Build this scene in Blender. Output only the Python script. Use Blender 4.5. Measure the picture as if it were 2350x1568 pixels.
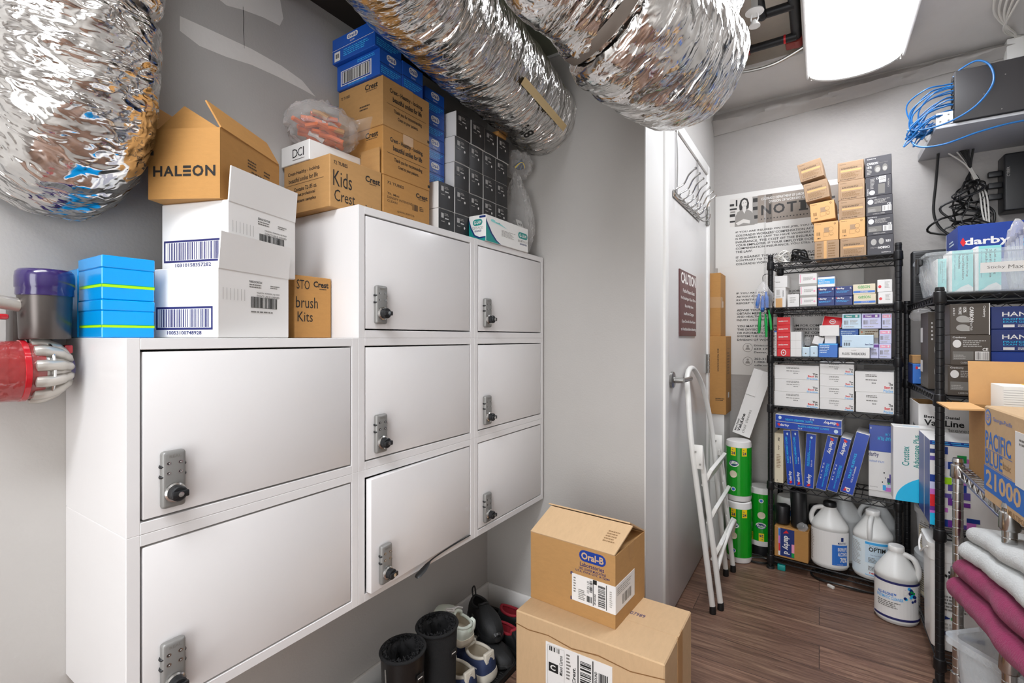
import bpy, bmesh, math, random
from mathutils import Vector, Matrix, noise
R = math.radians
sc = bpy.context.scene
COL = sc.collection
for o in list(bpy.data.objects):
    bpy.data.objects.remove(o)

# ---------------------------------------------------------------- camera, light, exposure
cam = bpy.data.cameras.new('camera')
cam.sensor_width = 36.0
cam.lens = 1100.0 / 2350.0 * 36.0
cam.shift_y = -8.0 / 2350.0
cam.clip_start = 0.02
cam_o = bpy.data.objects.new('camera', cam)
COL.objects.link(cam_o)
cam_o.location = (0, 0, 1.15)
cam_o.rotation_euler = (R(90), 0, math.atan2(705, 1100))
sc.camera = cam_o
w = bpy.data.worlds.new('world')
sc.world = w
w.use_nodes = True
w.node_tree.nodes['Background'].inputs[0].default_value = (1, 1, 1, 1)
w.node_tree.nodes['Background'].inputs[1].default_value = 0.3
sc.view_settings.view_transform = 'Standard'
sc.view_settings.look = 'None'
sc.view_settings.gamma = 1.0
sc.view_settings.use_curve_mapping = False
sc.view_settings.exposure = 0.28
LAMP = 14.5          # emission strength of the ceiling fixture in the picture
LAMP_FILL = 27.0     # and of the unseen fixture added behind the camera as fill
rear_fill = bpy.data.lights.new('rear_fill_light', 'AREA')      # added frontal fill, an unseen area light behind the camera
rear_fill.shape = 'RECTANGLE'
rear_fill.size = 0.95
rear_fill.size_y = 2.0
rear_fill.energy = 30.0
rear_fill.color = (0.97, 0.985, 1.0)
rear_fill_o = bpy.data.objects.new('rear_fill_light', rear_fill)
COL.objects.link(rear_fill_o)
rear_fill_o.location = (-.1, -1.48, 1.02)
rear_fill_o.rotation_euler = (R(90), 0, 0)
sc.cycles.max_bounces = 10
sc.cycles.diffuse_bounces = 6
sc.cycles.glossy_bounces = 5
sc.cycles.transmission_bounces = 8
sc.cycles.transparent_max_bounces = 12
sc.cycles.caustics_reflective = False
sc.cycles.caustics_refractive = False
sc.cycles.sample_clamp_indirect = 6.0
sc.cycles.use_denoising = True


# ---------------------------------------------------------------- materials
def lin(c):
    c /= 255.0
    return c / 12.92 if c <= 0.04045 else ((c + 0.055) / 1.055) ** 2.4


def rgb(h):
    return (lin(int(h[0:2], 16)), lin(int(h[2:4], 16)), lin(int(h[4:6], 16)), 1)


MATS = {}


def mat(name, h=None, rough=0.6, metal=0.0, spec=0.5, bump=0.0, bscale=200.0, var=0.0, vscale=8.0, trans=0.0,
        alpha=1.0, coat=0.0, stretch=(1, 1, 1), emit=0.0, sheen=0.0):
    if name in MATS:
        return MATS[name]
    m = bpy.data.materials.new(name)
    m.use_nodes = True
    nt = m.node_tree
    b = nt.nodes['Principled BSDF']
    b.inputs['Base Color'].default_value = rgb(h)
    b.inputs['Roughness'].default_value = rough
    b.inputs['Metallic'].default_value = metal
    b.inputs['Specular IOR Level'].default_value = spec
    b.inputs['Transmission Weight'].default_value = trans
    b.inputs['Alpha'].default_value = alpha
    b.inputs['Coat Weight'].default_value = coat
    if sheen:
        b.inputs['Sheen Weight'].default_value = sheen
    if emit:
        b.inputs['Emission Color'].default_value = rgb(h)
        b.inputs['Emission Strength'].default_value = emit
    if bump or var:
        tc = nt.nodes.new('ShaderNodeTexCoord')
        mp = nt.nodes.new('ShaderNodeMapping')
        mp.inputs['Scale'].default_value = stretch
        nt.links.new(tc.outputs['Object'], mp.inputs[0])
    if bump:
        n = nt.nodes.new('ShaderNodeTexNoise')
        n.inputs['Scale'].default_value = bscale
        n.inputs['Detail'].default_value = 4
        nt.links.new(mp.outputs[0], n.inputs['Vector'])
        bp = nt.nodes.new('ShaderNodeBump')
        bp.inputs['Strength'].default_value = bump
        bp.inputs['Distance'].default_value = 0.004
        nt.links.new(n.outputs['Fac'], bp.inputs['Height'])
        nt.links.new(bp.outputs[0], b.inputs['Normal'])
    if var:
        n = nt.nodes.new('ShaderNodeTexNoise')
        n.inputs['Scale'].default_value = vscale
        n.inputs['Detail'].default_value = 6
        n.inputs['Roughness'].default_value = 0.7
        nt.links.new(mp.outputs[0], n.inputs['Vector'])
        mr = nt.nodes.new('ShaderNodeMapRange')
        mr.inputs['From Min'].default_value = 0.25
        mr.inputs['From Max'].default_value = 0.75
        mr.inputs['To Min'].default_value = 1.0 - var
        mr.inputs['To Max'].default_value = 1.0 + var
        nt.links.new(n.outputs['Fac'], mr.inputs['Value'])
        mx = nt.nodes.new('ShaderNodeMix')
        mx.data_type = 'RGBA'
        mx.blend_type = 'MULTIPLY'
        mx.inputs['Factor'].default_value = 1.0
        mx.inputs['A'].default_value = rgb(h)
        nt.links.new(mr.outputs[0], mx.inputs['B'])
        nt.links.new(mx.outputs['Result'], b.inputs['Base Color'])
    MATS[name] = m
    return m


mat('wall_paint', 'B5B2AE', 0.55, bump=0.12, bscale=160, var=0.03, vscale=3)
mat('wall_rough', 'ABA7A3', 0.6, bump=0.35, bscale=70, var=0.04, vscale=14)
mat('ceiling_paint', 'D2CFCC', 0.8, bump=0.1, bscale=160, var=0.03)
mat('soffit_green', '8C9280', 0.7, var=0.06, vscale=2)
mat('void_shade', '2B2622', 0.8)
mat('plaster', 'E4E1DC', 0.75, bump=0.2, bscale=60)
mat('trim_white', 'E4E3E0', 0.35)
mat('door_paint', 'CFCDCB', 0.32, bump=0.04, bscale=120)
mat('locker', 'DDDBDA', 0.28, coat=0.15, var=0.02, vscale=4)
mat('locker_gap', '2A2826', 0.8)
mat('lock_grey', '858481', 0.38, metal=0.3)
mat('chrome', 'C9C8C6', 0.18, metal=1.0)
mat('steel', 'A9A8A5', 0.32, metal=1.0)
mat('sheet_metal', 'B2B3B6', 0.45, metal=0.2, var=0.05, vscale=6, stretch=(1, 20, 1))
mat('black_plastic', '17181A', 0.4)
mat('black_metal', '1B1B1D', 0.38, metal=0.2)
mat('black_rubber', '141414', 0.55, bump=0.1, bscale=150)
mat('black_ink', '141312', 0.7)
mat('grey_ink', '77746F', 0.7)
mat('pale_ink', 'A9A6A1', 0.7)
mat('brown_ink', '4A3A2A', 0.8)
mat('tan_ink', '8A6B48', 0.8)
mat('navy_ink', '23245F', 0.6)
mat('white', 'E6E4E1', 0.45, var=0.015, vscale=5)
mat('white_gloss', 'EAE9E6', 0.3)
mat('cream', 'DED3B8', 0.55)
mat('card', 'B08652', 0.75, bump=0.05, bscale=120, var=0.07, vscale=35, stretch=(1, 1, 3))
mat('card_warm', 'B08044', 0.72, bump=0.05, bscale=120, var=0.07, vscale=35, stretch=(1, 1, 3))
mat('card_pale', 'C6A67F', 0.75, bump=0.08, bscale=90, var=0.06, vscale=30, stretch=(3, 1, 1))
mat('kraft_dark', 'A4876A', 0.7, var=0.04, vscale=30)
mat('kraft_light', 'D3A46C', 0.65, var=0.04, vscale=30)
mat('card_core', '8A6238', 0.8, bump=0.6, bscale=300)
mat('tape', 'B48A58', 0.4)
mat('tape_beige', 'D7BE8C', 0.6)
mat('blue_box', '1C55B4', 0.35)
mat('blue_deep', '12398F', 0.35)
mat('blue_bright', '0C40A8', 0.3)
mat('blue_mid', '2F6FC4', 0.35)
mat('sky_blue', '3FA9E8', 0.4)
mat('cyan_box', '0097E2', 0.22, coat=0.3)
mat('cyan', '19BDEB', 0.4)
mat('teal', '8ED6D3', 0.45)
mat('teal_dark', '158C86', 0.4)
mat('lime', 'A4E00A', 0.4)
mat('pale_blue', 'C9DEEC', 0.4)
mat('lilac', 'C9CBEA', 0.4)
mat('green', '0F9A46', 0.4)
mat('green_pack', '0C9A1E', 0.25, coat=0.5, bump=0.15, bscale=30)
mat('yellow', 'F5D21A', 0.4)
mat('red', 'D8222B', 0.35)
mat('pink', 'EB9AB6', 0.4)
mat('magenta', 'C86FC4', 0.4)
mat('purple', '6B2C91', 0.4)
mat('violet', '5A4A9C', 0.4)
mat('black_box', '212022', 0.42)
mat('charcoal_box', '36343A', 0.42)
mat('brown_box_dark', '4D443B', 0.42)
mat('navy', '1B2F6E', 0.35)
mat('orange', 'D8641E', 0.45)
mat('maroon', '5E3434', 0.35)
mat('plaque_white', 'EDEAE6', 0.5)
mat('poster', 'D9D7D3', 0.5, bump=0.03, bscale=20)
mat('poster_grey', '8D8278', 0.5)
mat('poster_dark', '6C635B', 0.5)
mat('photo_dark', '2C2A28', 0.5)
mat('photo_mid', '8F8B86', 0.5)
mat('photo_light', 'D4D0CB', 0.5)
mat('jug', 'DFDFDC', 0.35, var=0.01)
mat('jug_grey', 'C9CBCB', 0.4)
mat('jug_label', 'DDE9EE', 0.35)
mat('ladder_white', 'E3E2DD', 0.3, bump=0.03, bscale=60)
mat('boot_suede', '111112', 0.95, bump=0.4, bscale=350)
mat('boot_leather', '131212', 0.35, bump=0.1, bscale=60)
mat('fleece_black', '161618', 0.8)
mat('shoe_navy', '2E3A5C', 0.75, bump=0.2, bscale=400)
mat('shoe_cream', 'D9D2C3', 0.6, bump=0.05, bscale=300)
mat('shoe_mint', 'E3EBDE', 0.65, bump=0.1, bscale=300)
mat('shoe_mint_sole', 'E3D9C7', 0.5)
mat('shoe_black', '131415', 0.6, bump=0.15, bscale=300)
mat('shoe_sole_black', '2A2A2A', 0.3, bump=0.15, bscale=80)
mat('shoe_red', '8E1626', 0.8, bump=0.15, bscale=300)
mat('insole', 'B9AF9C', 0.8)
mat('blanket_white', 'CBCDCC', 1.0, bump=0.7, bscale=260, sheen=0.1)
mat('blanket_magenta', '8C1A50', 1.0, bump=0.7, bscale=260, var=0.12, vscale=90, sheen=0.08)
mat('switch_black', '2B292A', 0.45)
mat('cable_blue', '175F9C', 0.35)
mat('cable_black', '151515', 0.4)
mat('cable_white', 'D8D5CE', 0.45)
mat('sheeting', 'A8A4A0', 0.4, var=0.05, vscale=12)
mat('pipe_black', '2A2B2D', 0.45, metal=0.4)
mat('pipe_red', '8A2E28', 0.5)
mat('recess', 'DCD4C8', 0.8, var=0.1, vscale=5)
mat('vac_purple', '2C1C56', 0.2, coat=0.6)
mat('vac_grey', '5A5451', 0.3, metal=0.7)
mat('vac_silver', 'B9B4AC', 0.28, metal=0.5)
mat('vac_red', 'B01522', 0.15, coat=0.6)
mat('paper', 'EFEDE6', 0.6)


def foil():
    m = bpy.data.materials.new('foil')
    m.use_nodes = True
    nt = m.node_tree
    L = nt.links.new
    b = nt.nodes['Principled BSDF']
    b.inputs['Base Color'].default_value = rgb('E2E0DD')
    b.inputs['Metallic'].default_value = 1.0
    b.inputs['Roughness'].default_value = 0.13
    uv = nt.nodes.new('ShaderNodeUVMap')
    uv.uv_map = 'UVMap'
    # crumpled film: sharp ridges running mostly round the tube, in three sizes
    prev = None
    for sx, sy, rot, st, di, det in ((22, 4.5, .28, .75, .042, 4.0), (58, 12, -.20, .7, .020, 4.0), (150, 36, .12, .5, .007, 3.0)):
        mp = nt.nodes.new('ShaderNodeMapping')
        mp.inputs['Scale'].default_value = (sx, sy, 1)
        mp.inputs['Rotation'].default_value = (0, 0, rot)
        L(uv.outputs[0], mp.inputs[0])
        n = nt.nodes.new('ShaderNodeTexNoise')
        n.noise_type = 'RIDGED_MULTIFRACTAL'
        n.normalize = True
        n.inputs['Scale'].default_value = 1.0
        n.inputs['Detail'].default_value = det
        n.inputs['Roughness'].default_value = 0.6
        n.inputs['Distortion'].default_value = 0.6
        L(mp.outputs[0], n.inputs['Vector'])
        bp = nt.nodes.new('ShaderNodeBump')
        bp.inputs['Strength'].default_value = st
        bp.inputs['Distance'].default_value = di
        L(n.outputs['Fac'], bp.inputs['Height'])
        if prev:
            L(prev.outputs[0], bp.inputs['Normal'])
        prev = bp
    L(prev.outputs[0], b.inputs['Normal'])
    MATS['foil'] = m


foil()


def clear_mat(name, h, alpha, rough=0.15):
    m = mat(name, h, rough, alpha=alpha)
    nt = m.node_tree
    b = nt.nodes['Principled BSDF']
    b.inputs['Coat Weight'].default_value = 0.6
    tc = nt.nodes.new('ShaderNodeTexCoord')
    n = nt.nodes.new('ShaderNodeTexNoise')
    n.inputs['Scale'].default_value = 45
    nt.links.new(tc.outputs['Object'], n.inputs['Vector'])
    bp = nt.nodes.new('ShaderNodeBump')
    bp.inputs['Strength'].default_value = 0.35
    bp.inputs['Distance'].default_value = 0.01
    nt.links.new(n.outputs['Fac'], bp.inputs['Height'])
    nt.links.new(bp.outputs[0], b.inputs['Normal'])
    nt.links.new(bp.outputs[0], b.inputs['Coat Normal'])
    # facing-dependent film: thicker looking at grazing angles, as real film is
    lw = nt.nodes.new('ShaderNodeLayerWeight')
    lw.inputs['Blend'].default_value = 0.35
    nt.links.new(bp.outputs[0], lw.inputs['Normal'])
    mr = nt.nodes.new('ShaderNodeMapRange')
    mr.inputs['To Min'].default_value = alpha
    mr.inputs['To Max'].default_value = min(1, alpha + 0.45)
    nt.links.new(lw.outputs['Facing'], mr.inputs['Value'])
    nt.links.new(mr.outputs[0], b.inputs['Alpha'])
    return m


clear_mat('clear_bag', 'E4E2E0', 0.15)
clear_mat('clear_bin', 'E8EEF1', 0.22, 0.2)
clear_mat('vac_bin', 'A03030', 0.6, 0.1)


def floor_mat():
    m = bpy.data.materials.new('floor_planks')
    m.use_nodes = True
    nt = m.node_tree
    L = nt.links.new
    b = nt.nodes['Principled BSDF']
    tc = nt.nodes.new('ShaderNodeTexCoord')
    br = nt.nodes.new('ShaderNodeTexBrick')
    br.offset = 0.37
    br.inputs['Scale'].default_value = 1.0
    br.inputs['Brick Width'].default_value = 1.22
    br.inputs['Row Height'].default_value = 0.152
    br.inputs['Mortar Size'].default_value = 0.0012
    br.inputs['Mortar Smooth'].default_value = 0.4
    br.inputs['Color1'].default_value = (0, 0, 0, 1)
    br.inputs['Color2'].default_value = (1, 1, 1, 1)
    br.inputs['Mortar'].default_value = (0.5, 0.5, 0.5, 1)
    L(tc.outputs['Object'], br.inputs['Vector'])
    mp = nt.nodes.new('ShaderNodeMapping')
    mp.inputs['Scale'].default_value = (2.0, 34, 1)
    L(tc.outputs['Object'], mp.inputs[0])
    add = nt.nodes.new('ShaderNodeVectorMath')
    add.operation = 'ADD'
    L(mp.outputs[0], add.inputs[0])
    sc_ = nt.nodes.new('ShaderNodeVectorMath')
    sc_.operation = 'SCALE'
    sc_.inputs['Scale'].default_value = 7.0
    L(br.outputs['Color'], sc_.inputs[0])
    L(sc_.outputs[0], add.inputs[1])
    n = nt.nodes.new('ShaderNodeTexNoise')
    n.inputs['Scale'].default_value = 2.0
    n.inputs['Detail'].default_value = 8
    n.inputs['Roughness'].default_value = 0.65
    n.inputs['Distortion'].default_value = 0.9
    L(add.outputs[0], n.inputs['Vector'])
    cr = nt.nodes.new('ShaderNodeValToRGB')
    e = cr.color_ramp.elements
    e[0].position = 0.28
    e[0].color = rgb('4A3528')
    e[1].position = 0.72
    e[1].color = rgb('9E8069')
    x = e.new(0.5)
    x.color = rgb('77594A')
    L(n.outputs['Fac'], cr.inputs['Fac'])
    mr = nt.nodes.new('ShaderNodeMapRange')
    mr.inputs['To Min'].default_value = 0.8
    mr.inputs['To Max'].default_value = 1.15
    L(br.outputs['Color'], mr.inputs['Value'])
    mx = nt.nodes.new('ShaderNodeMix')
    mx.data_type = 'RGBA'
    mx.blend_type = 'MULTIPLY'
    mx.inputs['Factor'].default_value = 1
    L(cr.outputs['Color'], mx.inputs['A'])
    L(mr.outputs[0], mx.inputs['B'])
    m2 = nt.nodes.new('ShaderNodeMix')
    m2.data_type = 'RGBA'
    m2.inputs['B'].default_value = rgb('2A1F1A')
    L(br.outputs['Fac'], m2.inputs['Factor'])
    L(mx.outputs['Result'], m2.inputs['A'])
    L(m2.outputs['Result'], b.inputs['Base Color'])
    b.inputs['Roughness'].default_value = 0.42
    bp = nt.nodes.new('ShaderNodeBump')
    bp.inputs['Strength'].default_value = 0.12
    bp.inputs['Distance'].default_value = 0.002
    L(n.outputs['Fac'], bp.inputs['Height'])
    L(bp.outputs[0], b.inputs['Normal'])
    MATS['floor_planks'] = m


floor_mat()
mat('lens_glow', 'F6F9FF', 0.5, emit=LAMP)
mat('fill_glow', 'F6F9FF', 0.5, emit=LAMP_FILL)


# ---------------------------------------------------------------- mesh builder
TXT = {}


def text_mesh(s, bold):
    k = (s, bold)
    if k not in TXT:
        c = bpy.data.curves.new('t', 'FONT')
        c.body = s
        c.size = 1
        c.resolution_u = 2
        c.fill_mode = 'FRONT'
        c.offset = 0.014 * bold
        c.space_line = 0.95
        o = bpy.data.objects.new('t', c)
        me = o.to_mesh()
        vs = [(v.co.x, v.co.y) for v in me.vertices]
        fs = [tuple(p.vertices) for p in me.polygons]
        o.to_mesh_clear()
        bpy.data.objects.remove(o)
        bpy.data.curves.remove(c)
        x0 = min(v[0] for v in vs); x1 = max(v[0] for v in vs)
        y0 = min(v[1] for v in vs); y1 = max(v[1] for v in vs)
        TXT[k] = ([((x - x0) / max(1e-6, x1 - x0), (y - y0) / max(1e-6, y1 - y0)) for x, y in vs], fs)
    return TXT[k]


class MB:
    def __init__(s):
        s.bm = bmesh.new()
        s.ms = []
        s.uv = None

    def mi(s, m):
        if m not in s.ms:
            s.ms.append(m)
        return s.ms.index(m)

    def box(s, a, b, m, bev=0.0, seg=2, M=None):
        r = bmesh.ops.create_cube(s.bm, size=1)
        vs = r['verts']
        for v in vs:
            v.co = Vector([a[i] + (v.co[i] + 0.5) * (b[i] - a[i]) for i in range(3)])
        fs = {f for v in vs for f in v.link_faces}
        if bev:
            es = list({e for v in vs for e in v.link_edges})
            rr = bmesh.ops.bevel(s.bm, geom=es, offset=bev, segments=seg, affect='EDGES', profile=0.5)
            fs = {f for v in rr['verts'] for f in v.link_faces} | {f for f in fs if f.is_valid}
            fs |= {f for g in list(fs) for v in g.verts for f in v.link_faces}
        k = s.mi(m)
        for f in fs:
            f.material_index = k
        if M is not None:
            bmesh.ops.transform(s.bm, matrix=M, verts=list({v for f in fs for v in f.verts}))
        return s

    def poly(s, pts, m):
        vs = [s.bm.verts.new(p) for p in pts]
        f = s.bm.faces.new(vs)
        f.material_index = s.mi(m)
        return s

    def loft(s, rings, m, closed=True, cap=True, loop=False, ms=None):
        k = s.mi(m)
        vr = [[s.bm.verts.new(p) for p in r] for r in rings]
        n = len(vr[0])
        q = len(vr)
        for i in range(q if loop else q - 1):
            A, B = vr[i], vr[(i + 1) % q]
            for j in range(n if closed else n - 1):
                f = s.bm.faces.new((A[j], A[(j + 1) % n], B[(j + 1) % n], B[j]))
                f.material_index = s.mi(ms[i]) if ms else k
        if cap and not loop and closed:
            f = s.bm.faces.new(list(reversed(vr[0])))
            f.material_index = s.mi(ms[0]) if ms else k
            f = s.bm.faces.new(vr[-1])
            f.material_index = s.mi(ms[-1]) if ms else k
        return s

    def tube(s, pts, r, m, seg=8, loop=False, cap=True, flat=1.0):
        pts = [Vector(p) for p in pts]
        n = len(pts)
        rings = []
        up = None
        for i, p in enumerate(pts):
            if loop:
                d = pts[(i + 1) % n] - pts[i - 1]
            else:
                d = pts[min(i + 1, n - 1)] - pts[max(i - 1, 0)]
            if d.length < 1e-9:
                d = Vector((0, 0, 1))
            d.normalize()
            if up is None:
                up = Vector((0, 0, 1)) if abs(d.z) < 0.9 else Vector((1, 0, 0))
            x = up - d * up.dot(d)
            if x.length < 1e-6:
                x = d.orthogonal()
            x.normalize()
            up = x
            y = d.cross(x)
            rad = r[i] if isinstance(r, (list, tuple)) else r
            rings.append([p + (x * math.cos(t) * flat + y * math.sin(t)) * rad for t in
                          [2 * math.pi * j / seg for j in range(seg)]])
        return s.loft(rings, m, cap=cap, loop=loop)

    def lathe(s, prof, m, c=(0, 0, 0), seg=24, axis='z', ms=None, sx=1.0, sy=1.0):
        rings = []
        for r, h in prof:
            r = max(r, 1e-5)
            ring = []
            for j in range(seg):
                t = 2 * math.pi * j / seg
                x, y = r * math.cos(t) * sx, r * math.sin(t) * sy
                p = (x, y, h) if axis == 'z' else (h, x, y) if axis == 'x' else (y, h, x)
                ring.append((p[0] + c[0], p[1] + c[1], p[2] + c[2]))
            rings.append(ring)
        return s.loft(rings, m, ms=ms)

    # a print: O origin, U and V full-size edge vectors, N outward normal
    def prints(s, O, U, V, N, items):
        O, U, V, N = Vector(O), Vector(U), Vector(V), Vector(N).normalized()
        for i, it in enumerate(items):
            off = N * (0.0003 + 0.00006 * i)
            P = lambda u, v: O + U * u + V * v + off
            k = it[0]
            if k == 'R':
                _, a, b, c, d, m = it
                s.poly([P(a, b), P(c, b), P(c, d), P(a, d)], m)
            elif k == 'F':                       # frame
                _, a, b, c, d, m, tw = it
                tu = tw / U.length
                tv = tw / V.length
                for q in ((a, b, c, b + tv), (a, d - tv, c, d), (a, b + tv, a + tu, d - tv), (c - tu, b + tv, c, d - tv)):
                    s.poly([P(q[0], q[1]), P(q[2], q[1]), P(q[2], q[3]), P(q[0], q[3])], m)
            elif k == 'E':
                _, a, b, c, d, m = it
                s.poly([P((a + c) / 2 + (c - a) / 2 * math.cos(t), (b + d) / 2 + (d - b) / 2 * math.sin(t)) for t in
                        [2 * math.pi * j / 24 for j in range(24)]], m)
            elif k == 'S':                       # stadium / rounded pill
                _, a, b, c, d, m = it
                hh = (d - b) / 2 * V.length / U.length
                pts = [(c - hh + hh * math.cos(t), (b + d) / 2 + (d - b) / 2 * math.sin(t)) for t in [-math.pi / 2 + math.pi * j / 8 for j in range(9)]]
                pts += [(a + hh + hh * math.cos(t), (b + d) / 2 + (d - b) / 2 * math.sin(t)) for t in [math.pi / 2 + math.pi * j / 8 for j in range(9)]]
                s.poly([P(u, v) for u, v in pts], m)
            elif k == 'P':
                s.poly([P(u, v) for u, v in it[1]], it[2])
            elif k == 'T':
                _, a, b, c, d, tx, m = it[:7]
                rot = it[7] if len(it) > 7 else 0
                bold = it[8] if len(it) > 8 else 0
                vs, fs = text_mesh(tx, bold)
                kk = s.mi(m)
                bv = []
                for x, y in vs:
                    if rot == 90:
                        x, y = 1 - y, x
                    elif rot == 270:
                        x, y = y, 1 - x
                    elif rot == 180:
                        x, y = 1 - x, 1 - y
                    bv.append(s.bm.verts.new(P(a + (c - a) * x, b + (d - b) * y)))
                for f in fs:
                    try:
                        q = s.bm.faces.new([bv[j] for j in f])
                        q.material_index = kk
                    except ValueError:
                        pass
            elif k == 'B':                       # barcode bars
                _, a, b, c, d, m, n = it[:7]
                vert = len(it) > 7
                rnd = random.Random(n * 7 + int(a * 1000))
                ws = [rnd.choice((1, 1, 2, 3)) for _ in range(2 * n - 1)]
                tot = sum(ws)
                x = 0
                for j, wv in enumerate(ws):
                    if j % 2 == 0:
                        if vert:
                            p, q = b + (d - b) * x / tot, b + (d - b) * (x + wv) / tot
                            s.poly([P(a, p), P(c, p), P(c, q), P(a, q)], m)
                        else:
                            p, q = a + (c - a) * x / tot, a + (c - a) * (x + wv) / tot
                            s.poly([P(p, b), P(q, b), P(q, d), P(p, d)], m)
                    x += wv
            elif k == 'L':                       # rows of tiny illegible print
                _, a, b, c, d, m, n = it[:7]
                rnd = random.Random(int(a * 977 + b * 331 + n))
                step = (d - b) / n
                for j in range(n):
                    v0 = d - step * (j + 0.75)
                    u = a
                    end = c - (c - a) * rnd.random() * 0.35
                    while u < end:
                        wv = (c - a) * (0.05 + 0.12 * rnd.random())
                        u2 = min(end, u + wv)
                        s.poly([P(u, v0), P(u2, v0), P(u2, v0 + step * 0.5), P(u, v0 + step * 0.5)], m)
                        u = u2 + (c - a) * 0.025
        return s

    def face(s, a, b, f, items):
        """prints on face f of the box a..b"""
        x0, y0, z0 = a
        x1, y1, z1 = b
        W, D, H = x1 - x0, y1 - y0, z1 - z0
        Q = {'front': ((x0, y0, z0), (W, 0, 0), (0, 0, H), (0, -1, 0)),
             'back': ((x1, y1, z0), (-W, 0, 0), (0, 0, H), (0, 1, 0)),
             'right': ((x1, y0, z0), (0, D, 0), (0, 0, H), (1, 0, 0)),
             'left': ((x0, y1, z0), (0, -D, 0), (0, 0, H), (-1, 0, 0)),
             'top': ((x0, y0, z1), (W, 0, 0), (0, D, 0), (0, 0, 1)),
             'bottom': ((x0, y1, z0), (W, 0, 0), (0, -D, 0), (0, 0, -1))}[f]
        return s.prints(*Q, items)

    def obj(s, name, parent=None, loc=(0, 0, 0), rot=(0, 0, 0), smooth=35):
        me = bpy.data.meshes.new(name)
        s.bm.normal_update()
        s.bm.to_mesh(me)
        s.bm.free()
        for m in s.ms:
            me.materials.append(MATS[m])
        if smooth:
            me.polygons.foreach_set('use_smooth', [True] * len(me.polygons))
            me.set_sharp_from_angle(angle=R(smooth))
        o = bpy.data.objects.new(name, me)
        COL.objects.link(o)
        o.location = loc
        o.rotation_euler = rot
        if parent:
            o.parent = parent
        return o


def tag(o, label, cat, group=None):
    o['label'] = label
    o['category'] = cat
    if group:
        o['group'] = group
    return o


def thing(name, label, cat, loc=(0, 0, 0), rot=(0, 0, 0), group=None):
    o = bpy.data.objects.new(name, None)
    COL.objects.link(o)
    o.empty_display_size = 0.05
    o.location = loc
    o.rotation_euler = rot
    return tag(o, label, cat, group)


def struct(o):
    o['kind'] = 'structure'
    return o


def smooth_path(pts, n=8, closed=False):
    """Catmull-Rom through the points"""
    pts = [Vector(p) for p in pts]
    out = []
    N = len(pts)
    rng = range(N) if closed else range(N - 1)
    for i in rng:
        if closed:
            p0, p1, p2, p3 = pts[i - 1], pts[i], pts[(i + 1) % N], pts[(i + 2) % N]
        else:
            p0, p1, p2, p3 = pts[max(i - 1, 0)], pts[i], pts[i + 1], pts[min(i + 2, N - 1)]
        for j in range(n):
            t = j / n
            out.append(0.5 * ((2 * p1) + (p2 - p0) * t + (2 * p0 - 5 * p1 + 4 * p2 - p3) * t * t + (3 * p1 - p0 - 3 * p2 + p3) * t ** 3))
    if not closed:
        out.append(pts[-1])
    return out


def carton(name, label, cat, a, b, m, prints=None, yaw=0.0, group=None, bev=0.0015, rot=None, pivot=None):
    """closed box a..b; rotated by yaw about its own front-left-bottom corner"""
    W, D, H = b[0] - a[0], b[1] - a[1], b[2] - a[2]
    mb = MB().box((0, 0, 0), (W, D, H), m, bev, 1)
    for f, it in (prints or {}).items():
        mb.face((0, 0, 0), (W, D, H), f, it)
    o = mb.obj(name, None, a, rot or (0, 0, R(yaw)))
    return tag(o, label, cat, group)


def part(parent, name, a, b, m, prints=None, bev=0.0, rot=(0, 0, 0), loc=(0, 0, 0), label=None):
    mb = MB().box(a, b, m, bev, 1)
    for f, it in (prints or {}).items():
        mb.face(a, b, f, it)
    o = mb.obj(name, parent, loc, rot)
    if label:
        o['label'] = label
    return o


def flap(parent, name, p0, edge, out, m, t=0.004, prints=None):
    """cardboard flap: corner p0, hinge edge vector, outward vector"""
    p0, e, u = Vector(p0), Vector(edge), Vector(out)
    n = e.cross(u).normalized() * t
    mb = MB()
    c = [p0, p0 + e, p0 + e + u, p0 + u]
    mb.loft([[x for x in c], [x + n for x in c]], m)
    if prints:
        mb.prints(p0 + n, e, u, n, prints)
    return mb.obj(name, parent)
# ---------------------------------------------------------------- the room
ZC = 2.47
WX, WD, YE, YF, XR, YB = -1.2, -0.519, 1.676, 3.0, 0.82, -1.3
MB().box((WX - .1, YB - .1, -.06), (XR + .1, YF + .1, 0), 'floor_planks').obj('floor')
struct(bpy.data.objects['floor'])
mb = MB().box((WX - .1, YB - .1, 0), (WX, YE + .1, ZC + .4), 'wall_paint')
# skim-coat patches left by a repair, and a crack
for pts in ([(.50, 1.868), (.57, 1.872), (.66, 1.876), (.74, 1.872), (.80, 1.860), (.842, 1.833), (.80, 1.836), (.73, 1.838), (.66, 1.836), (.60, 1.826), (.54, 1.822), (.50, 1.835)],
            [(.56, 1.96), (.60, 1.985), (.66, 2.02), (.735, 2.05), (.745, 2.0), (.735, 1.975), (.69, 1.972), (.64, 1.962), (.60, 1.95)]):
    mb.prints((WX, 0, 0), (0, 1, 0), (0, 0, 1), (1, 0, 0), [('P', pts, 'plaster')])
mb.prints((WX, 0, 0), (0, 1, 0), (0, 0, 1), (1, 0, 0), [('P', [(.6385, 1.97), (.640, 1.94), (.6395, 1.91), (.642, 1.868), (.6428, 1.868), (.6412, 1.91), (.6418, 1.94), (.6402, 1.97)], 'photo_dark')])
struct(mb.obj('wall_left', smooth=0))
struct(MB().box((WX, YE, 0), (WD, YE + .12, ZC + .4), 'wall_paint').obj('wall_end', smooth=0))
DY0, DY1, DZ = 1.955, 2.757, 2.035
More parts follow.
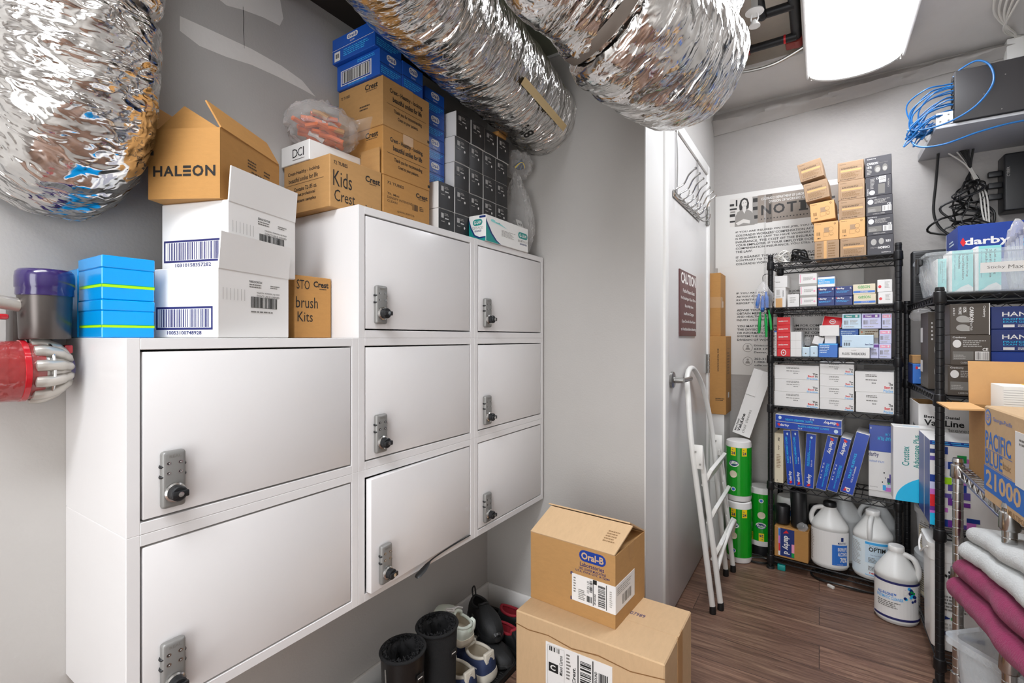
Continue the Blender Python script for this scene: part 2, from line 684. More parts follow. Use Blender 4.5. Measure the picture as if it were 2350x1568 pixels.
struct(MB().box((WD - .12, YE + .12, 0), (WD, DY0, ZC + .4), 'wall_paint').box((WD - .12, DY1, 0), (WD, YF, ZC + .4), 'wall_paint')
       .box((WD - .12, DY0, DZ), (WD, DY1, ZC + .4), 'wall_paint').obj('wall_door_side', smooth=0))
struct(MB().box((WD - .12, YF, 0), (XR + .1, YF + .1, ZC + .4), 'wall_rough').obj('wall_far', smooth=0))
struct(MB().box((XR, YB, 0), (XR + .1, YF, ZC + .4), 'wall_paint').obj('wall_right', smooth=0))
struct(MB().box((WX - .1, YB - .1, 0), (-.58, YB, ZC + .4), 'wall_paint').box((.38, YB - .1, 0), (XR + .1, YB, ZC + .4), 'wall_paint').box((-.58, YB - .1, 2.04), (.38, YB, ZC + .4), 'wall_paint').obj('wall_back', smooth=0))  # unseen rear opening added so the fill light can enter
struct(MB().box((-.63, YB, 0), (-.575, YB + .014, 2.09), 'trim_white', .002).box((.375, YB, 0), (.43, YB + .014, 2.09), 'trim_white', .002).box((-.575, YB, 2.035), (.375, YB + .014, 2.09), 'trim_white', .002).obj('trim_4'))
# ceiling with an opening round the sprinkler pipes
HX0, HX1, HY0, HY1 = -.34, -.062, 1.85, 2.60
mb = MB()
for a, b in (((-.519, YB), (HX0, YF)), ((HX1, YB), (XR, YF)), ((HX0, YB), (HX1, HY0)), ((HX0, HY1), (HX1, YF)), ((WX, YB), (-.519, .6))):
    mb.box((a[0], a[1], ZC), (b[0], b[1], ZC + .015), 'ceiling_paint')
mb.box((HX0 - .1, HY0 - .1, ZC + .14), (HX1 + .1, HY1 + .1, ZC + .16), 'recess')
for a, b in (((HX0 - .1, HY0 - .1), (HX0 - .08, HY1 + .1)), ((HX1 + .08, HY0 - .1), (HX1 + .1, HY1 + .1)), ((HX0 - .1, HY0 - .1), (HX1 + .1, HY0 - .08)), ((HX0 - .1, HY1 + .08), (HX1 + .1, HY1 + .1))):
    mb.box((a[0], a[1], ZC + .015), (b[0], b[1], ZC + .14), 'recess')
struct(mb.obj('ceiling', smooth=0))
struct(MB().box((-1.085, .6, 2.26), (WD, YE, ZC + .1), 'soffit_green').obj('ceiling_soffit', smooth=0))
struct(MB().box((WX, .6, 2.096), (-1.085, YE, ZC + .1), 'void_shade').obj('ceiling_dark_gap', smooth=0))  # solid box, its dark colour standing in for the unlit void above the wall
struct(MB().box((-1.085, YE - .012, 2.25), (WD, YE, 2.262), 'trim_white').obj('trim_1'))
# wrinkled plastic strip taped along the top of the far wall
mb = MB()
rows = []
for i in range(61):
    s = i / 60
    x = -.518 + s * (XR + .518)
    zl, zt = 2.327 + s * .085, 2.45 + s * .02
    row = []
    for j in range(9):
        q = j / 8
        wv = noise.noise(Vector((x * 7, q * 5, 0))) * .022 + abs(noise.noise(Vector((x * 20, q * 9, 3)))) * .018
        row.append((x, YF - .004 - (.028 * math.sin(math.pi * q) + wv) * (.3 + math.sin(math.pi * q)), zl + (zt - zl) * q + noise.noise(Vector((x * 8, 0, 7))) * .004))
    rows.append(row)
mb.loft(rows, 'sheeting', closed=False)
struct(mb.obj('trim_2', smooth=60))
# baseboards
BH = .105
struct(MB().box((WX, YB, 0), (WX + .013, YE, BH), 'trim_white', .004).obj('baseboard_left'))
struct(MB().box((WX + .013, YE - .013, 0), (WD, YE, BH), 'trim_white', .004).obj('baseboard_end'))
struct(MB().box((WD, 2.81, 0), (XR, YF, BH), 'trim_white', 0).obj('baseboard_far') if False else
       MB().box((WD, YF - .013, 0), (XR, YF, BH), 'trim_white', .004).obj('baseboard_far'))
# door frame and door leaf
mb = MB()
mb.box((WD - .12, DY0 - .055, 0), (WD + .014, DY0, DZ + .05), 'trim_white', .003)
mb.box((WD - .12, DY1, 0), (WD + .014, DY1 + .05, DZ + .05), 'trim_white', .003)
mb.box((WD - .12, DY0, DZ), (WD + .014, DY1, DZ + .05), 'trim_white', .003)
struct(mb.obj('trim_3'))
struct(MB().box((WD, YE, 0), (WD + .004, DY0 - .055, DZ + .43), 'trim_white', .0).obj('trim_5'))
door = struct(MB().box((WD - .045, DY0 + .003, .008), (WD + .004, DY1 - .003, DZ - .003), 'door_paint', .002).obj('door_1'))
mb = MB()
mb.lathe([(.034, 0), (.034, .009), (.030, .012), (.013, .014), (.013, .05)], 'steel', (WD + .004, 2.025, .977), 24, 'x')
mb.tube(smooth_path([(WD + .052, 2.015, .977), (WD + .056, 2.05, .977), (WD + .056, 2.14, .977)], 6), .0095, 'steel', 12)
mb.box((WD + .002, 2.025 - .062, .925), (WD + .006, 2.025 - .05, 1.03), 'steel')
mb.obj('lever_handle', door)
for z in (1.81, 1.012, .23):
    mb = MB().box((WD + .004, DY1 - .03, z - .05), (WD + .008, DY1 + .03, z + .05), 'steel')
    for k in range(5):
        mb.lathe([(.0075, 0), (.0075, .018)], 'steel', (WD + .013, DY1, z - .05 + .0205 * k), 12)
    mb.obj('hinge', door)
# caution plaque on the door
y0, y1, z0, z1 = 2.146, 2.47, 1.159, 1.452
mb = MB().box((WD + .004, y0, z0), (WD + .010, y1, z1), 'maroon', .001, 1)
mb.face((WD + .004, y0, z0), (WD + .010, y1, z1), 'right', [
    ('T', .06, .80, .97, .97, 'CAUTION', 'plaque_white', 0, 2),
    ('T', .17, .665, .88, .725, 'Positive Pressure Gases', 'plaque_white', 0, 1),
    ('T', .06, .545, .95, .605, 'No Smoking or Open Flame', 'plaque_white', 0, 1),
    ('T', .28, .43, .79, .49, 'Room May Have', 'plaque_white', 0, 1),
    ('T', .22, .31, .83, .37, 'Insufficient Oxygen', 'plaque_white', 0, 1),
    ('T', .10, .19, .93, .25, 'Open Door & Allow Room', 'plaque_white', 0, 1),
    ('T', .05, .07, .97, .13, 'to Ventilate Before Entering', 'plaque_white', 0, 1)])
tag(mb.obj('caution_sign'), 'maroon caution plaque with white lettering on the closed white door', 'sign')
# over-the-door hook rack
t = thing('hook_rack', 'chrome wire hook rack hanging over the top of the door', 'hook rack', (WD + .006, 2.06, 1.74))
mb = MB()
mb.box((0, -.02, 0), (.004, .50, .028), 'chrome', .001)
mb.obj('back_bar', t)
for y in (.03, .44):
    MB().tube([(.004, y, .02), (.006, y, .14), (.004, y, DZ - 1.74 + .002), (-.03, y, DZ - 1.74 + .004)], .0035, 'chrome', 6).obj('hanger_strap', t)
for k in range(7):
    y = .0 + k * .075
    MB().tube(smooth_path([(.004, y, .02), (.010, y, .035), (.040, y, .050), (.060, y, .085), (.085, y, .105)], 5), .0038, 'chrome', 7).lathe([(.001, -.006), (.006, -.003), (.006, .003), (.001, .006)], 'chrome', (.086, y, .106), 8).obj('hook', t)
    MB().tube(smooth_path([(.004, y, .012), (.03, y, -.012), (.055, y, -.004), (.062, y, .02)], 5), .0032, 'chrome', 6).obj('hook', t)

# ---------------------------------------------------------------- ceiling lamps
def wrap_lamp(y0, y1, label, lens='lens_glow', x=.134):
    t = thing('ceiling_lamp', label, 'ceiling lamp', (x, (y0 + y1) / 2, ZC))
    hw, L = .188, (y1 - y0) / 2
    prof = [(-hw + .012, -.04)] + [(hw * .95 * math.sin(R(a)), -.062 - .042 * (math.cos(R(a)) - math.cos(R(68))) / (1 - math.cos(R(68)))) for a in range(-68, 69, 8)] + [(hw - .012, -.04)]
    MB().box((-hw, -L, -.045), (hw, L, 0), 'trim_white', .003).obj('housing', t)
    MB().loft([[(x, -L + .015, z) for x, z in prof], [(x, L - .015, z) for x, z in prof]], lens).obj('diffuser', t, smooth=60)
    for s in (-1, 1):
        MB().box((s * (hw - .006) - .005, -L, -.066), (s * (hw - .006) + .005, L, -.04), 'trim_white', .002).obj('side_rail', t)
        mb = MB()
        yy = s * (L - .008)
        ring = [(x * 1.02, z - .004) for x, z in prof]
        mb.loft([[(x, yy - .008, z) for x, z in ring], [(x, yy + .008, z) for x, z in ring]], 'trim_white')
        for k in range(26):
            x = -hw + .02 + k * (2 * hw - .04) / 25
            mb.box((x, yy + s * .008 - .001, -.075), (x + .006, yy + s * .008 + .001, -.05), 'pale_ink')
        mb.obj('end_cap', t, smooth=30)
    return t


wrap_lamp(1.50, 2.735, 'long white wraparound ceiling lamp with glowing diffuser near the sprinkler pipes')
wrap_lamp(-1.05, .17, 'added white wraparound fill lamp behind the camera, out of view', 'fill_glow', -.30)  # unseen fixture added to brighten the locker side

# ---------------------------------------------------------------- sprinkler pipes over the ceiling opening
t = thing('sprinkler_pipe', 'black sprinkler pipework with red painted joints inside the ceiling opening', 'pipe', (-.19, 2.2, ZC - .01))
MB().tube([(.105, -.30, .05), (.105, .36, .05)], .022, 'pipe_black', 16).obj('main_pipe', t)
MB().tube([(-.13, .27, .03), (.105, .27, .03)], .017, 'pipe_black', 14).obj('branch_pipe', t)
MB().tube(smooth_path([(.105, .05, .04), (.0, .05, .04), (-.01, .04, .03), (-.012, -.02, .04), (-.012, -.30, .04)], 5), .018, 'pipe_black', 14).obj('branch_pipe', t)
MB().lathe([(.024, -.02), (.024, .02)], 'pipe_red', (-.10, .27, .03), 14, 'x').box((-.125, .245, -.01), (-.10, .295, .08), 'pipe_red', .008).obj('coupling', t)
MB().lathe([(.03, -.03), (.03, .03)], 'pipe_red', (.105, .33, .05), 14, 'y').box((.06, .30, .02), (.10, .36, .07), 'pipe_red', .008).obj('coupling', t)
MB().lathe([(.0195, -.004), (.0195, .004)], 'red', (.06, .27, .03), 14, 'x').obj('coupling', t)
t = thing('fire_sprinkler', 'white fire sprinkler head pointing down from the ceiling opening', 'sprinkler', (-.214, 2.10, 2.40))
MB().lathe([(.012, .2), (.012, .04), (.032, .035), (.034, .03), (.012, .025)], 'white_gloss', seg=20).obj('escutcheon', t)
mb = MB()
for s in (-1, 1):
    mb.tube([(s * .01, 0, .028), (s * .013, 0, .005), (s * .004, 0, -.02)], .003, 'white_gloss', 6)
mb.lathe([(.006, 0), (.02, -.022), (.021, -.025), (.002, -.026)], 'white_gloss', seg=16)
mb.obj('deflector', t)
tag(MB().tube(smooth_path([(-.42, 2.55, ZC - .008), (-.3, 2.585, ZC - .02), (-.18, 2.60, ZC - .012), (-.06, 2.585, ZC + .02)], 10), .007, 'steel', 8).obj('flexible_conduit'),
    'thin grey flexible conduit along the ceiling opening edge', 'conduit')

# ---------------------------------------------------------------- foil ducts
def a0w(a):
    return math.sin(a * 2) * .5


def duct(name, label, path, rad, seed, amp=.010, bands=(), extra=None, cat='duct'):
    pts = smooth_path(path, 40)
    # resample evenly
    L = [0]
    for i in range(1, len(pts)):
        L.append(L[-1] + (pts[i] - pts[i - 1]).length)
    step = .006
    n = int(L[-1] / step)
    P = []
    j = 0
    for k in range(n + 1):
        s = L[-1] * k / n
        while j < len(L) - 2 and L[j + 1] < s:
            j += 1
        f = (s - L[j]) / max(1e-9, L[j + 1] - L[j])
        P.append(pts[j].lerp(pts[j + 1], f))
    seg = 150
    mb = MB()
    uvl = mb.bm.loops.layers.uv.new('UVMap')
    k = mb.mi('foil')
    up = Vector((0, 0, 1))
    if abs((P[1] - P[0]).normalized().z) > .9:
        up = Vector((0, 1, 0))
    rows = []
    frames = []
    for i, p in enumerate(P):
        d = (P[min(i + 1, n)] - P[max(i - 1, 0)]).normalized()
        x = (up - d * up.dot(d)).normalized()
        up = x
        y = d.cross(x)
        s = L[-1] * i / n
        r0 = rad(s / L[-1]) if callable(rad) else rad
        ring = []
        for q in range(seg):
            a = 2 * math.pi * q / seg
            c_, s_ = math.cos(a), math.sin(a)
            sk = s + .10 * a0w(a)
            w1 = .9 - 1.6 * noise.voronoi(Vector((sk * 24 + seed, c_ * 1.7, s_ * 1.7)))[0][0]
            w2 = .9 - 1.6 * noise.voronoi(Vector((sk * 60 + seed, c_ * 4, s_ * 4 + seed)))[0][0]
            w3 = noise.noise(Vector((s * 5 + seed, c_ * 1.5, s_ * 1.5)))
            dr = amp * (.6 * w1 + .32 * w2 + .9 * w3)
            for (b, wd, dep) in bands:
                e = (s / L[-1] - b) / wd
                if abs(e) < 3:
                    dr -= dep * math.exp(-e * e)
            ring.append(mb.bm.verts.new(p + (x * c_ + y * s_) * (r0 + dr)))
        rows.append(ring)
        frames.append((p, x, y, d, r0))
    for i in range(n):
        for q in range(seg):
            q2 = (q + 1) % seg
            f = mb.bm.faces.new((rows[i][q], rows[i][q2], rows[i + 1][q2], rows[i + 1][q]))
            f.material_index = k
            s0, s1 = L[-1] * i / n, L[-1] * (i + 1) / n
            c0, c1 = 2 * math.pi * q / seg * .14, 2 * math.pi * (q + 1) / seg * .14
            for lp, uvv in zip(f.loops, ((s0, c0), (s0, c1), (s1, c1), (s1, c0))):
                lp[uvl].uv = uvv
    mb.bm.faces.new(list(reversed(rows[0]))).material_index = k
    mb.bm.faces.new(rows[-1]).material_index = k
    o = mb.obj(name, smooth=70)
    tag(o, label, cat)
    return o, frames


def ring_band(parent, name, frames, i0, i1, r, m):
    mb = MB()
    rings = []
    for i in range(i0, i1 + 1):
        p, x, y, d, r0 = frames[i]
        rings.append([p + (x * math.cos(a) + y * math.sin(a)) * (r0 + r + .003 * noise.noise(Vector((i * .7, math.cos(a) * 3, math.sin(a) * 3)))) for a in [2 * math.pi * q / 72 for q in range(72)]])
    mb.loft(rings, m, cap=False)
    return mb.obj(name, parent, smooth=60)


GRP = 'insulated foil flex ducts under the ceiling'
o, fr = duct('foil_duct', 'upright silver foil duct bending into the wall behind the brown carton', [(-1.035, .275, ZC), (-1.035, .28, 2.1), (-1.035, .285, 1.75), (-1.05, .285, 1.615), (-1.10, .285, 1.51), (-1.199, .285, 1.475)],
            .112, 3.1, .009, bands=((.70, .012, .020), (.33, .01, .008)))
o['group'] = GRP
o, fr = duct('foil_duct', 'long silver foil duct running level into the end wall with beige tape on it', [(-.735, .40, 2.46), (-.735, .43, 2.26), (-.765, .56, 2.06), (-.81, .8, 2.0), (-.87, 1.25, 2.012), (-.925, 1.674, 2.02)], .142, 17.3, .009, bands=((.93, .02, .012),))
o['group'] = GRP
# beige tape and the printed size on this duct
mb = MB()
idx = [int(len(fr) * q) for q in (.695, .75, .80, .85, .9, .93)]
for aa, bb in zip(range(idx[0], idx[-1], 4), range(idx[0] + 4, idx[-1] + 4, 4)):
    if bb >= len(fr):
        break
    q = []
    for i, sgn in ((aa, -1), (aa, 1), (bb, 1), (bb, -1)):
        p, x, y, d, r0 = fr[i]
        a0 = R(-116) + sgn * .075
        q.append(p + (x * math.cos(a0) + y * math.sin(a0) * -1) * (r0 + .0145))
    mb.poly(q, 'tape_beige')
ob = mb.obj('tape_strip', o)
ob['label'] = 'beige tape strip'
p, x, y, d, r0 = fr[int(len(fr) * .83)]
mb = MB()
for i0, dd in ((0, 0),):
    a0 = R(-146)
    nrm = (x * math.cos(a0) - y * math.sin(a0)).normalized()
    tang = nrm.cross(d).normalized()
    mb.prints(p + nrm * (r0 + .020) + d * .03, -d * .06, -tang * .04, nrm, [('T', 0, 0, 1, 1, '8"', 'black_ink', 0, 2)])
ob = mb.obj('size_marking', o)
o, fr = duct('foil_duct', 'large silver foil duct looping down and up beside the ceiling lamp', [(-.37, .50, ZC), (-.38, .55, 2.25), (-.42, .68, 2.03), (-.448, .817, 1.933), (-.413, .9, 1.895), (-.363, .991, 1.844), (-.328, 1.096, 1.826), (-.301, 1.244, 1.844), (-.312, 1.432, 1.967), (-.296, 1.62, 2.174), (-.268, 1.755, 2.352), (-.255, 1.80, ZC)],
            lambda s: .128 if s < .43 else .150 - .068 * max(0, min(1, (s - .64) / .16)) ** 1.3, 41.7, .010, bands=((.43, .008, .012), (.83, .03, .015)))
o['group'] = GRP
i0 = int(len(fr) * .415)
ob = ring_band(o, 'seam_tape', fr, i0, i0 + 3, .004, 'poster_dark')
ob['label'] = 'dull grey tape ring'
# ---------------------------------------------------------------- wall lockers
LX0, LX1 = WX, -.921
LW, LH = .4535, .318
LY0, LZ0 = .308, .514


def locker(label, col, row, lockz, ajar=0.0):
    y0 = LY0 + col * LW
    z0 = LZ0 + row * LH
    t = thing('locker', label, 'locker', (LX0, y0, z0), group='white wall lockers')
    D = LX1 - LX0
    T = .019
    mb = MB()
    mb.box((0, 0, 0), (D, T, LH), 'locker', .0008, 1).box((0, LW - T, 0), (D, LW - .0004, LH), 'locker', .0008, 1)
    mb.box((0, T, 0), (D, LW - T, T), 'locker', .0008, 1).box((0, T, LH - T), (D, LW - T, LH - .0004), 'locker', .0008, 1)
    mb.box((0, T, T), (.006, LW - T, LH - T), 'locker')
    mb.obj('case', t)
    g = .0036
    dw = LW - 2 * T - 2 * g
    dh = LH - 2 * T - 2 * g
    # door: hinged at its far (right) side
    hy = LW - T - g
    d = MB().box((-.018, -dw, 0), (0, 0, dh), 'locker', .0012, 2).obj('door', t, (D - .0005, hy, T + g), (0, 0, R(ajar)))
    MB().box((-.028, T, T), (-.024, LW - T, LH - T), 'locker_gap').obj('back_shadow_stop', t, (D, 0, 0)) if False else None
    # keyless combination lock on the door
    ly = -dw + .040
    lz = lockz
    lw, lh, ld = .036, .095, .014
    k = MB()
    k.box((0, ly - lw / 2, lz), (ld, ly + lw / 2, lz + lh), 'lock_grey', .0055, 3)
    k.prints((ld, ly - lw / 2, lz), (0, lw, 0), (0, 0, lh), (1, 0, 0), [('T', .28, .885, .78, .93, 'REAL', 'grey_ink', 0, 1)] +
             [('E', u - .10, v - .03, u + .10, v + .03, 'chrome') for u in (.26, .74) for v in (.79, .62)] +
             [('E', u - .07, v - .022, u + .05, v + .022, 'black_ink') for u in (.26, .74) for v in (.79, .62)] +
             [('T', u - .03, v - .012, u + .03, v + .012, q, 'white', 0, 1) for (u, v, q) in ((.26, .79, '4'), (.74, .79, '0'), (.26, .62, '3'), (.74, .62, '2'))])
    for zz in (.74, .56):
        for s in (-1, 1):
            k.lathe([(.006, -.0025), (.007, 0), (.006, .0025)], 'black_plastic', (ld * .45, ly + s * (lw / 2 - .0045), lz + lh * zz), 14, 'z')
    k.lathe([(.0160, 0), (.0160, .004), (.0135, .006)], 'chrome', (ld, ly, lz + .026), 24, 'x')
    k.lathe([(.0125, 0), (.0125, .012), (.0105, .0135)], 'black_plastic', (ld + .005, ly, lz + .026), 24, 'x')
    k.box((ld + .018, ly - .0125, lz + .0205), (ld + .024, ly + .0125, lz + .0315), 'black_plastic', .002)
    k.lathe([(.0042, 0), (.0042, .0005), (.0025, .0006)], 'chrome', (ld + .024, ly, lz + .026), 16, 'x')
    k.obj('combination_lock', d)
    return t


locker('wide white locker at the near end, upper one under the white cartons', 0, 1, .012)
locker('wide white locker at the near end, lowest one cut by the frame', 0, 0, .012)
locker('white locker of the middle column, top one under the brown cartons', 1, 2, .012)
locker('white locker of the middle column, second from the top', 1, 1, .012)
locker('white locker of the middle column, bottom one with its door standing slightly ajar', 1, 0, .012, ajar=2.6)
locker('white locker nearest the corner, top one under the toothpick box', 2, 2, .012)
locker('white locker nearest the corner, middle one of three', 2, 1, .012)
locker('white locker nearest the corner, bottom one above the shoes', 2, 0, .012)
# rubber strip that has come loose under the ajar door
tag(MB().tube(smooth_path([(LX1 + .003, 1.19, LZ0 + .020), (LX1 + .004, 1.09, LZ0 + .019), (LX1 + .007, 1.01, LZ0 + .015), (LX1 + .012, .972, LZ0 + .004), (LX1 + .010, .945, LZ0 - .008)], 6), [.003] * 14 + [.005, .007, .008, .009, .010, .010, .010, .010, .010, .008, .006], 'black_rubber', 8, flat=.35).obj('rubber_strip'),
    'loose black rubber edge strip hanging under the ajar locker door', 'strip')
# ---------------------------------------------------------------- things on the lower locker (z 1.15)
ZA = LZ0 + 2 * LH + .0005
ZB = LZ0 + 3 * LH + .0005
C = 'box'


def oralb_pill(u0, v0, u1, v1, m='white', ink='blue_deep'):
    return [('S', u0, v0, u1, v1, m), ('T', u0 + (u1 - u0) * .1, v0 + (v1 - v0) * .2, u1 - (u1 - u0) * .1, v1 - (v1 - v0) * .2, 'Oral-B', ink, 0, 2)]


cy = {'front': [('R', .08, .44, 1, .48, 'lime'), ('R', .08, .40, 1, .44, 'lime')], 'right': [('R', 0, .42, 1, .48, 'lime'), ('R', 0, .475, 1, .485, 'green')]}
def cyan_carton(label, x0, x1, y0, y1, z0, h, v):
    st = {'front': [('R', .05, v - .03, 1, v + .03, 'lime'), ('R', .05, v + .03, 1, v + .045, 'green')],
          'right': [('R', 0, v - .03, 1, v + .03, 'lime'), ('R', 0, v + .03, 1, v + .045, 'green')]}
    mb = MB().box((0, 0, 0), (x1 - x0, y1 - y0, h * .72), 'cyan_box', .0015, 1)
    mb.face((0, 0, 0), (x1 - x0, y1 - y0, h), 'front', st['front'])
    mb.face((0, 0, 0), (x1 - x0, y1 - y0, h), 'right', st['right'])
    o = mb.obj('gift_box', None, (x0, y0, z0))
    l = MB().box((-.0006, -.0006, h * .72), (x1 - x0 + .0006, y1 - y0 + .0006, h), 'cyan_box', .0015, 1)
    l.obj('lid', o)
    return tag(o, label, C, 'bright blue boxes on the lower locker')


cyan_carton('bright blue box with lime stripe near its lid, stacked on another blue box', -1.139, -1.028, .310, .387, ZA + .066, .076, .31)
cyan_carton('bright blue box with thin lime stripe, under another blue box', -1.139, -1.028, .310, .387, ZA, .0655, .30)
carton('gift_box', 'plain darker blue box squeezed between the vacuum cleaner and the striped blue boxes', C, (-1.198, .309, ZA), (-1.141, .387, ZA + .127), 'cyan_box', group='bright blue boxes on the lower locker')


def haleon_white(label, x0, y0, z0, digits, title, fl, W, yaw):
    D, H = .187, .131
    mb = MB().box((0, 0, 0), (W, D, H), 'white', .002, 1)
    mb.face((0, 0, 0), (W, D, H), 'front', [('R', .04, .115, .93, .445, 'navy_ink'), ('R', .065, .145, .905, .415, 'white'), ('B', .10, .15, .87, .41, 'navy_ink', 34), ('T', .22, .045, .76, .098, digits, 'navy_ink', 0, 1)])
    mb.face((0, 0, 0), (W, D, H), 'right', [
        ('T', .40, .84, .58, .875, title, 'black_ink', 0, 1), ('L', .40, .76, .60, .83, 'grey_ink', 2), ('L', .70, .78, .84, .84, 'grey_ink', 2),
        ('T', .50, .68, .84, .71, 'HALEON  WARREN, NJ 07059', 'grey_ink', 0, 1), ('T', .50, .635, .84, .665, "DON'T USE IF OPENED", 'grey_ink', 0, 1),
        ('F', .42, .46, .80, .63, 'grey_ink', .0008), ('B', .425, .465, .795, .625, 'black_ink', 30), ('L', .42, .38, .84, .42, 'grey_ink', 1)] +
            [('R', .06 + .045 * k, .55, .065 + .045 * k, .72, 'pale_ink') for k in range(7)])
    cw_, sw_ = math.cos(R(yaw)), math.sin(R(yaw))
    o = mb.obj('cardboard_box', None, (x0 - W * cw_, y0 - W * sw_, z0), (0, 0, R(yaw)))
    f = flap(o, 'top_flap', (W + .001, 0.002, H - .002), (0, D - .004, 0), (.006, 0, fl), 'white', -.003,
             [('R', .02 + k * .05, .0, .045 + k * .05, .015, 'pale_ink') for k in range(19)])
    return tag(o, label, C, 'white cartons at the locker end')


haleon_white('white carton with long blue-framed barcode, standing directly on the lower locker', -.930, .449, ZA, '10053100748928', 'PARODONTAX', .068, .150, 18)
haleon_white('white carton with blue-framed barcode, on top of the other white carton', -.944, .474, ZA + .132, '10310158357282', 'SENSODYNE', .066, .160, 18)


def open_shell(mb, W, D, H, m, t=.004):
    mb.box((0, 0, 0), (W, D, t), m)
    mb.box((0, 0, t), (W, t, H), m).box((0, D - t, t), (W, D, H), m)
    mb.box((0, t, t), (t, D - t, H), m).box((W - t, t, t), (W, D - t, H), m)
    return mb


yw = 29.2
W, D, H = .142, .205, .134
mb = open_shell(MB(), W, D, H, 'card_warm')
mb.face((0, 0, 0), (W, D, H), 'front', [('T', .07, .32, .20, .47, 'H', 'black_ink', 0, 2), ('T', .215, .32, .36, .47, 'A', 'black_ink', 0, 2), ('T', .375, .32, .475, .47, 'L', 'black_ink', 0, 2),
        ('R', .49, .435, .60, .47, 'black_ink'), ('R', .49, .377, .60, .412, 'black_ink'), ('R', .49, .32, .60, .355, 'black_ink'),
        ('T', .62, .315, .775, .475, 'O', 'black_ink', 0, 2), ('T', .80, .32, .94, .47, 'N', 'black_ink', 0, 2), ('R', 0, .62, .08, .69, 'black_ink')])
mb.face((0, 0, 0), (W, D, H), 'right', [('L', .42, .66, .62, .80, 'brown_ink', 3), ('L', .70, .66, .85, .76, 'brown_ink', 2), ('L', .48, .56, .85, .64, 'brown_ink', 2),
        ('F', .42, .22, .86, .50, 'brown_ink', .0008), ('B', .43, .23, .85, .49, 'black_ink', 26), ('R', .94, .25, 1, .32, 'black_ink')])
xw, yv = math.cos(R(yw)), math.sin(R(yw))
o = mb.obj('cardboard_box', None, (-.952 - W * xw, .464 - W * yv, ZA + .2635), (0, 0, R(yw)))
tag(o, 'open tan carton with bold black word on its front, on top of the white cartons', C)
flap(o, 'top_flap', (W - .001, .002, H), (0, D - .004, 0), (-.030, 0, .052), 'card_warm', .003)
flap(o, 'top_flap', (.001, D - .002, H), (0, -(D - .004), 0), (-.012, 0, .058), 'card_warm', .003)
# folded short flap making the pitched dark gable behind the front edge
mb = MB().loft([[Vector((.004, .012, H)), Vector((W - .004, .012, H)), Vector((W * .42, .016, H + .050))], [Vector((.004, .016, H)), Vector((W - .004, .016, H)), Vector((W * .42, .020, H + .050))]], 'card_warm')
mb.obj('gusset_flap', o)

o = carton('cardboard_box', 'small brown carton with handwritten note about kits, beside the white cartons', C, (-1.185, .659, ZA), (-1.018, .758, ZA + .146), 'card_warm',
           {'right': [('T', .06, .78, .40, .93, 'STO', 'black_ink', 0, 0), ('T', .04, .48, .62, .66, 'brush', 'black_ink', 0, 0), ('T', .08, .26, .48, .42, 'Kits', 'black_ink', 0, 0), ('T', .50, .83, .92, .93, 'Crest', 'black_ink', 0, 2), ('L', .66, .79, .92, .82, 'brown_ink', 1)]})
mb = MB().loft([[(0, 0, 0), (.03, 0, 0), (.032, .004, .022), (.002, .004, .024)], [(0, .006, 0), (.03, .006, 0), (.032, .007, .022), (.002, .007, .024)]], 'clear_bag')
o = mb.obj('zip_bag', None, (-1.075, .665, ZA + .147), smooth=0)
tag(o, 'small clear zip bag with green closure on the handwritten kit carton', 'bag')
part(o, 'zip_closure', (.001, .003, .0225), (.033, .009, .028), 'green')

# ---------------------------------------------------------------- things on the upper lockers (z 1.468)
W, D, H = .189, .164, .1295
mb = MB().box((0, 0, 0), (W, D, H), 'card', .002, 1)
mb.face((0, 0, 0), (W, D, H), 'front', [('T', .10, .76, .80, .85, 'Crest-Healthy - looking,', 'black_ink', 0, 1), ('T', .12, .63, .76, .72, 'beautiful smiles for life', 'black_ink', 0, 1), ('R', .06, .585, .88, .59, 'black_ink'),
        ('T', .24, .44, .74, .52, 'Contains 72-.85 oz.', 'black_ink', 0, 1), ('T', .28, .32, .70, .40, 'Crest professional', 'black_ink', 0, 1), ('T', .28, .20, .72, .28, 'patient samples', 'black_ink', 0, 1)])
mb.face((0, 0, 0), (W, D, H), 'right', [('T', .07, .83, .32, .90, '72 TUBES', 'black_ink', 0, 1), ('T', .06, .42, .40, .72, 'Kids', 'black_ink', 0, 0), ('T', .08, .14, .46, .36, 'Crest', 'black_ink', 0, 0),
        ('T', .66, .70, .96, .83, 'Crest', 'black_ink', 0, 2), ('L', .74, .66, .95, .69, 'brown_ink', 1), ('T', .66, .10, .92, .22, 'Toothpaste', 'black_ink', 0, 0)])
o = mb.obj('cardboard_box', None, (-1.186, .738, ZB))
tag(o, 'brown carton marked by hand for kids, overhanging the top locker edge', C)
flap(o, 'top_flap', (W - .077, D - .004, H), (.075, 0, 0), (0, .0, .068), 'card', .003)
W, D, H = .12, .16, .052
mb = MB().box((0, 0, 0), (W, D, H), 'white', .0015, 1)
mb.face((0, 0, 0), (W, D, H), 'front', [('T', .42, .30, .60, .72, 'D', 'black_ink', 0, 0), ('T', .60, .30, .76, .72, 'C', 'black_ink', 0, 0), ('T', .79, .30, .82, .72, 'I', 'black_ink', 0, 0), ('R', .42, .17, .84, .20, 'grey_ink')])
tag(mb.obj('cardboard_box', None, (-1.196, .737, ZB + .130)), 'flat white carton with black initials under the orange bag', C)


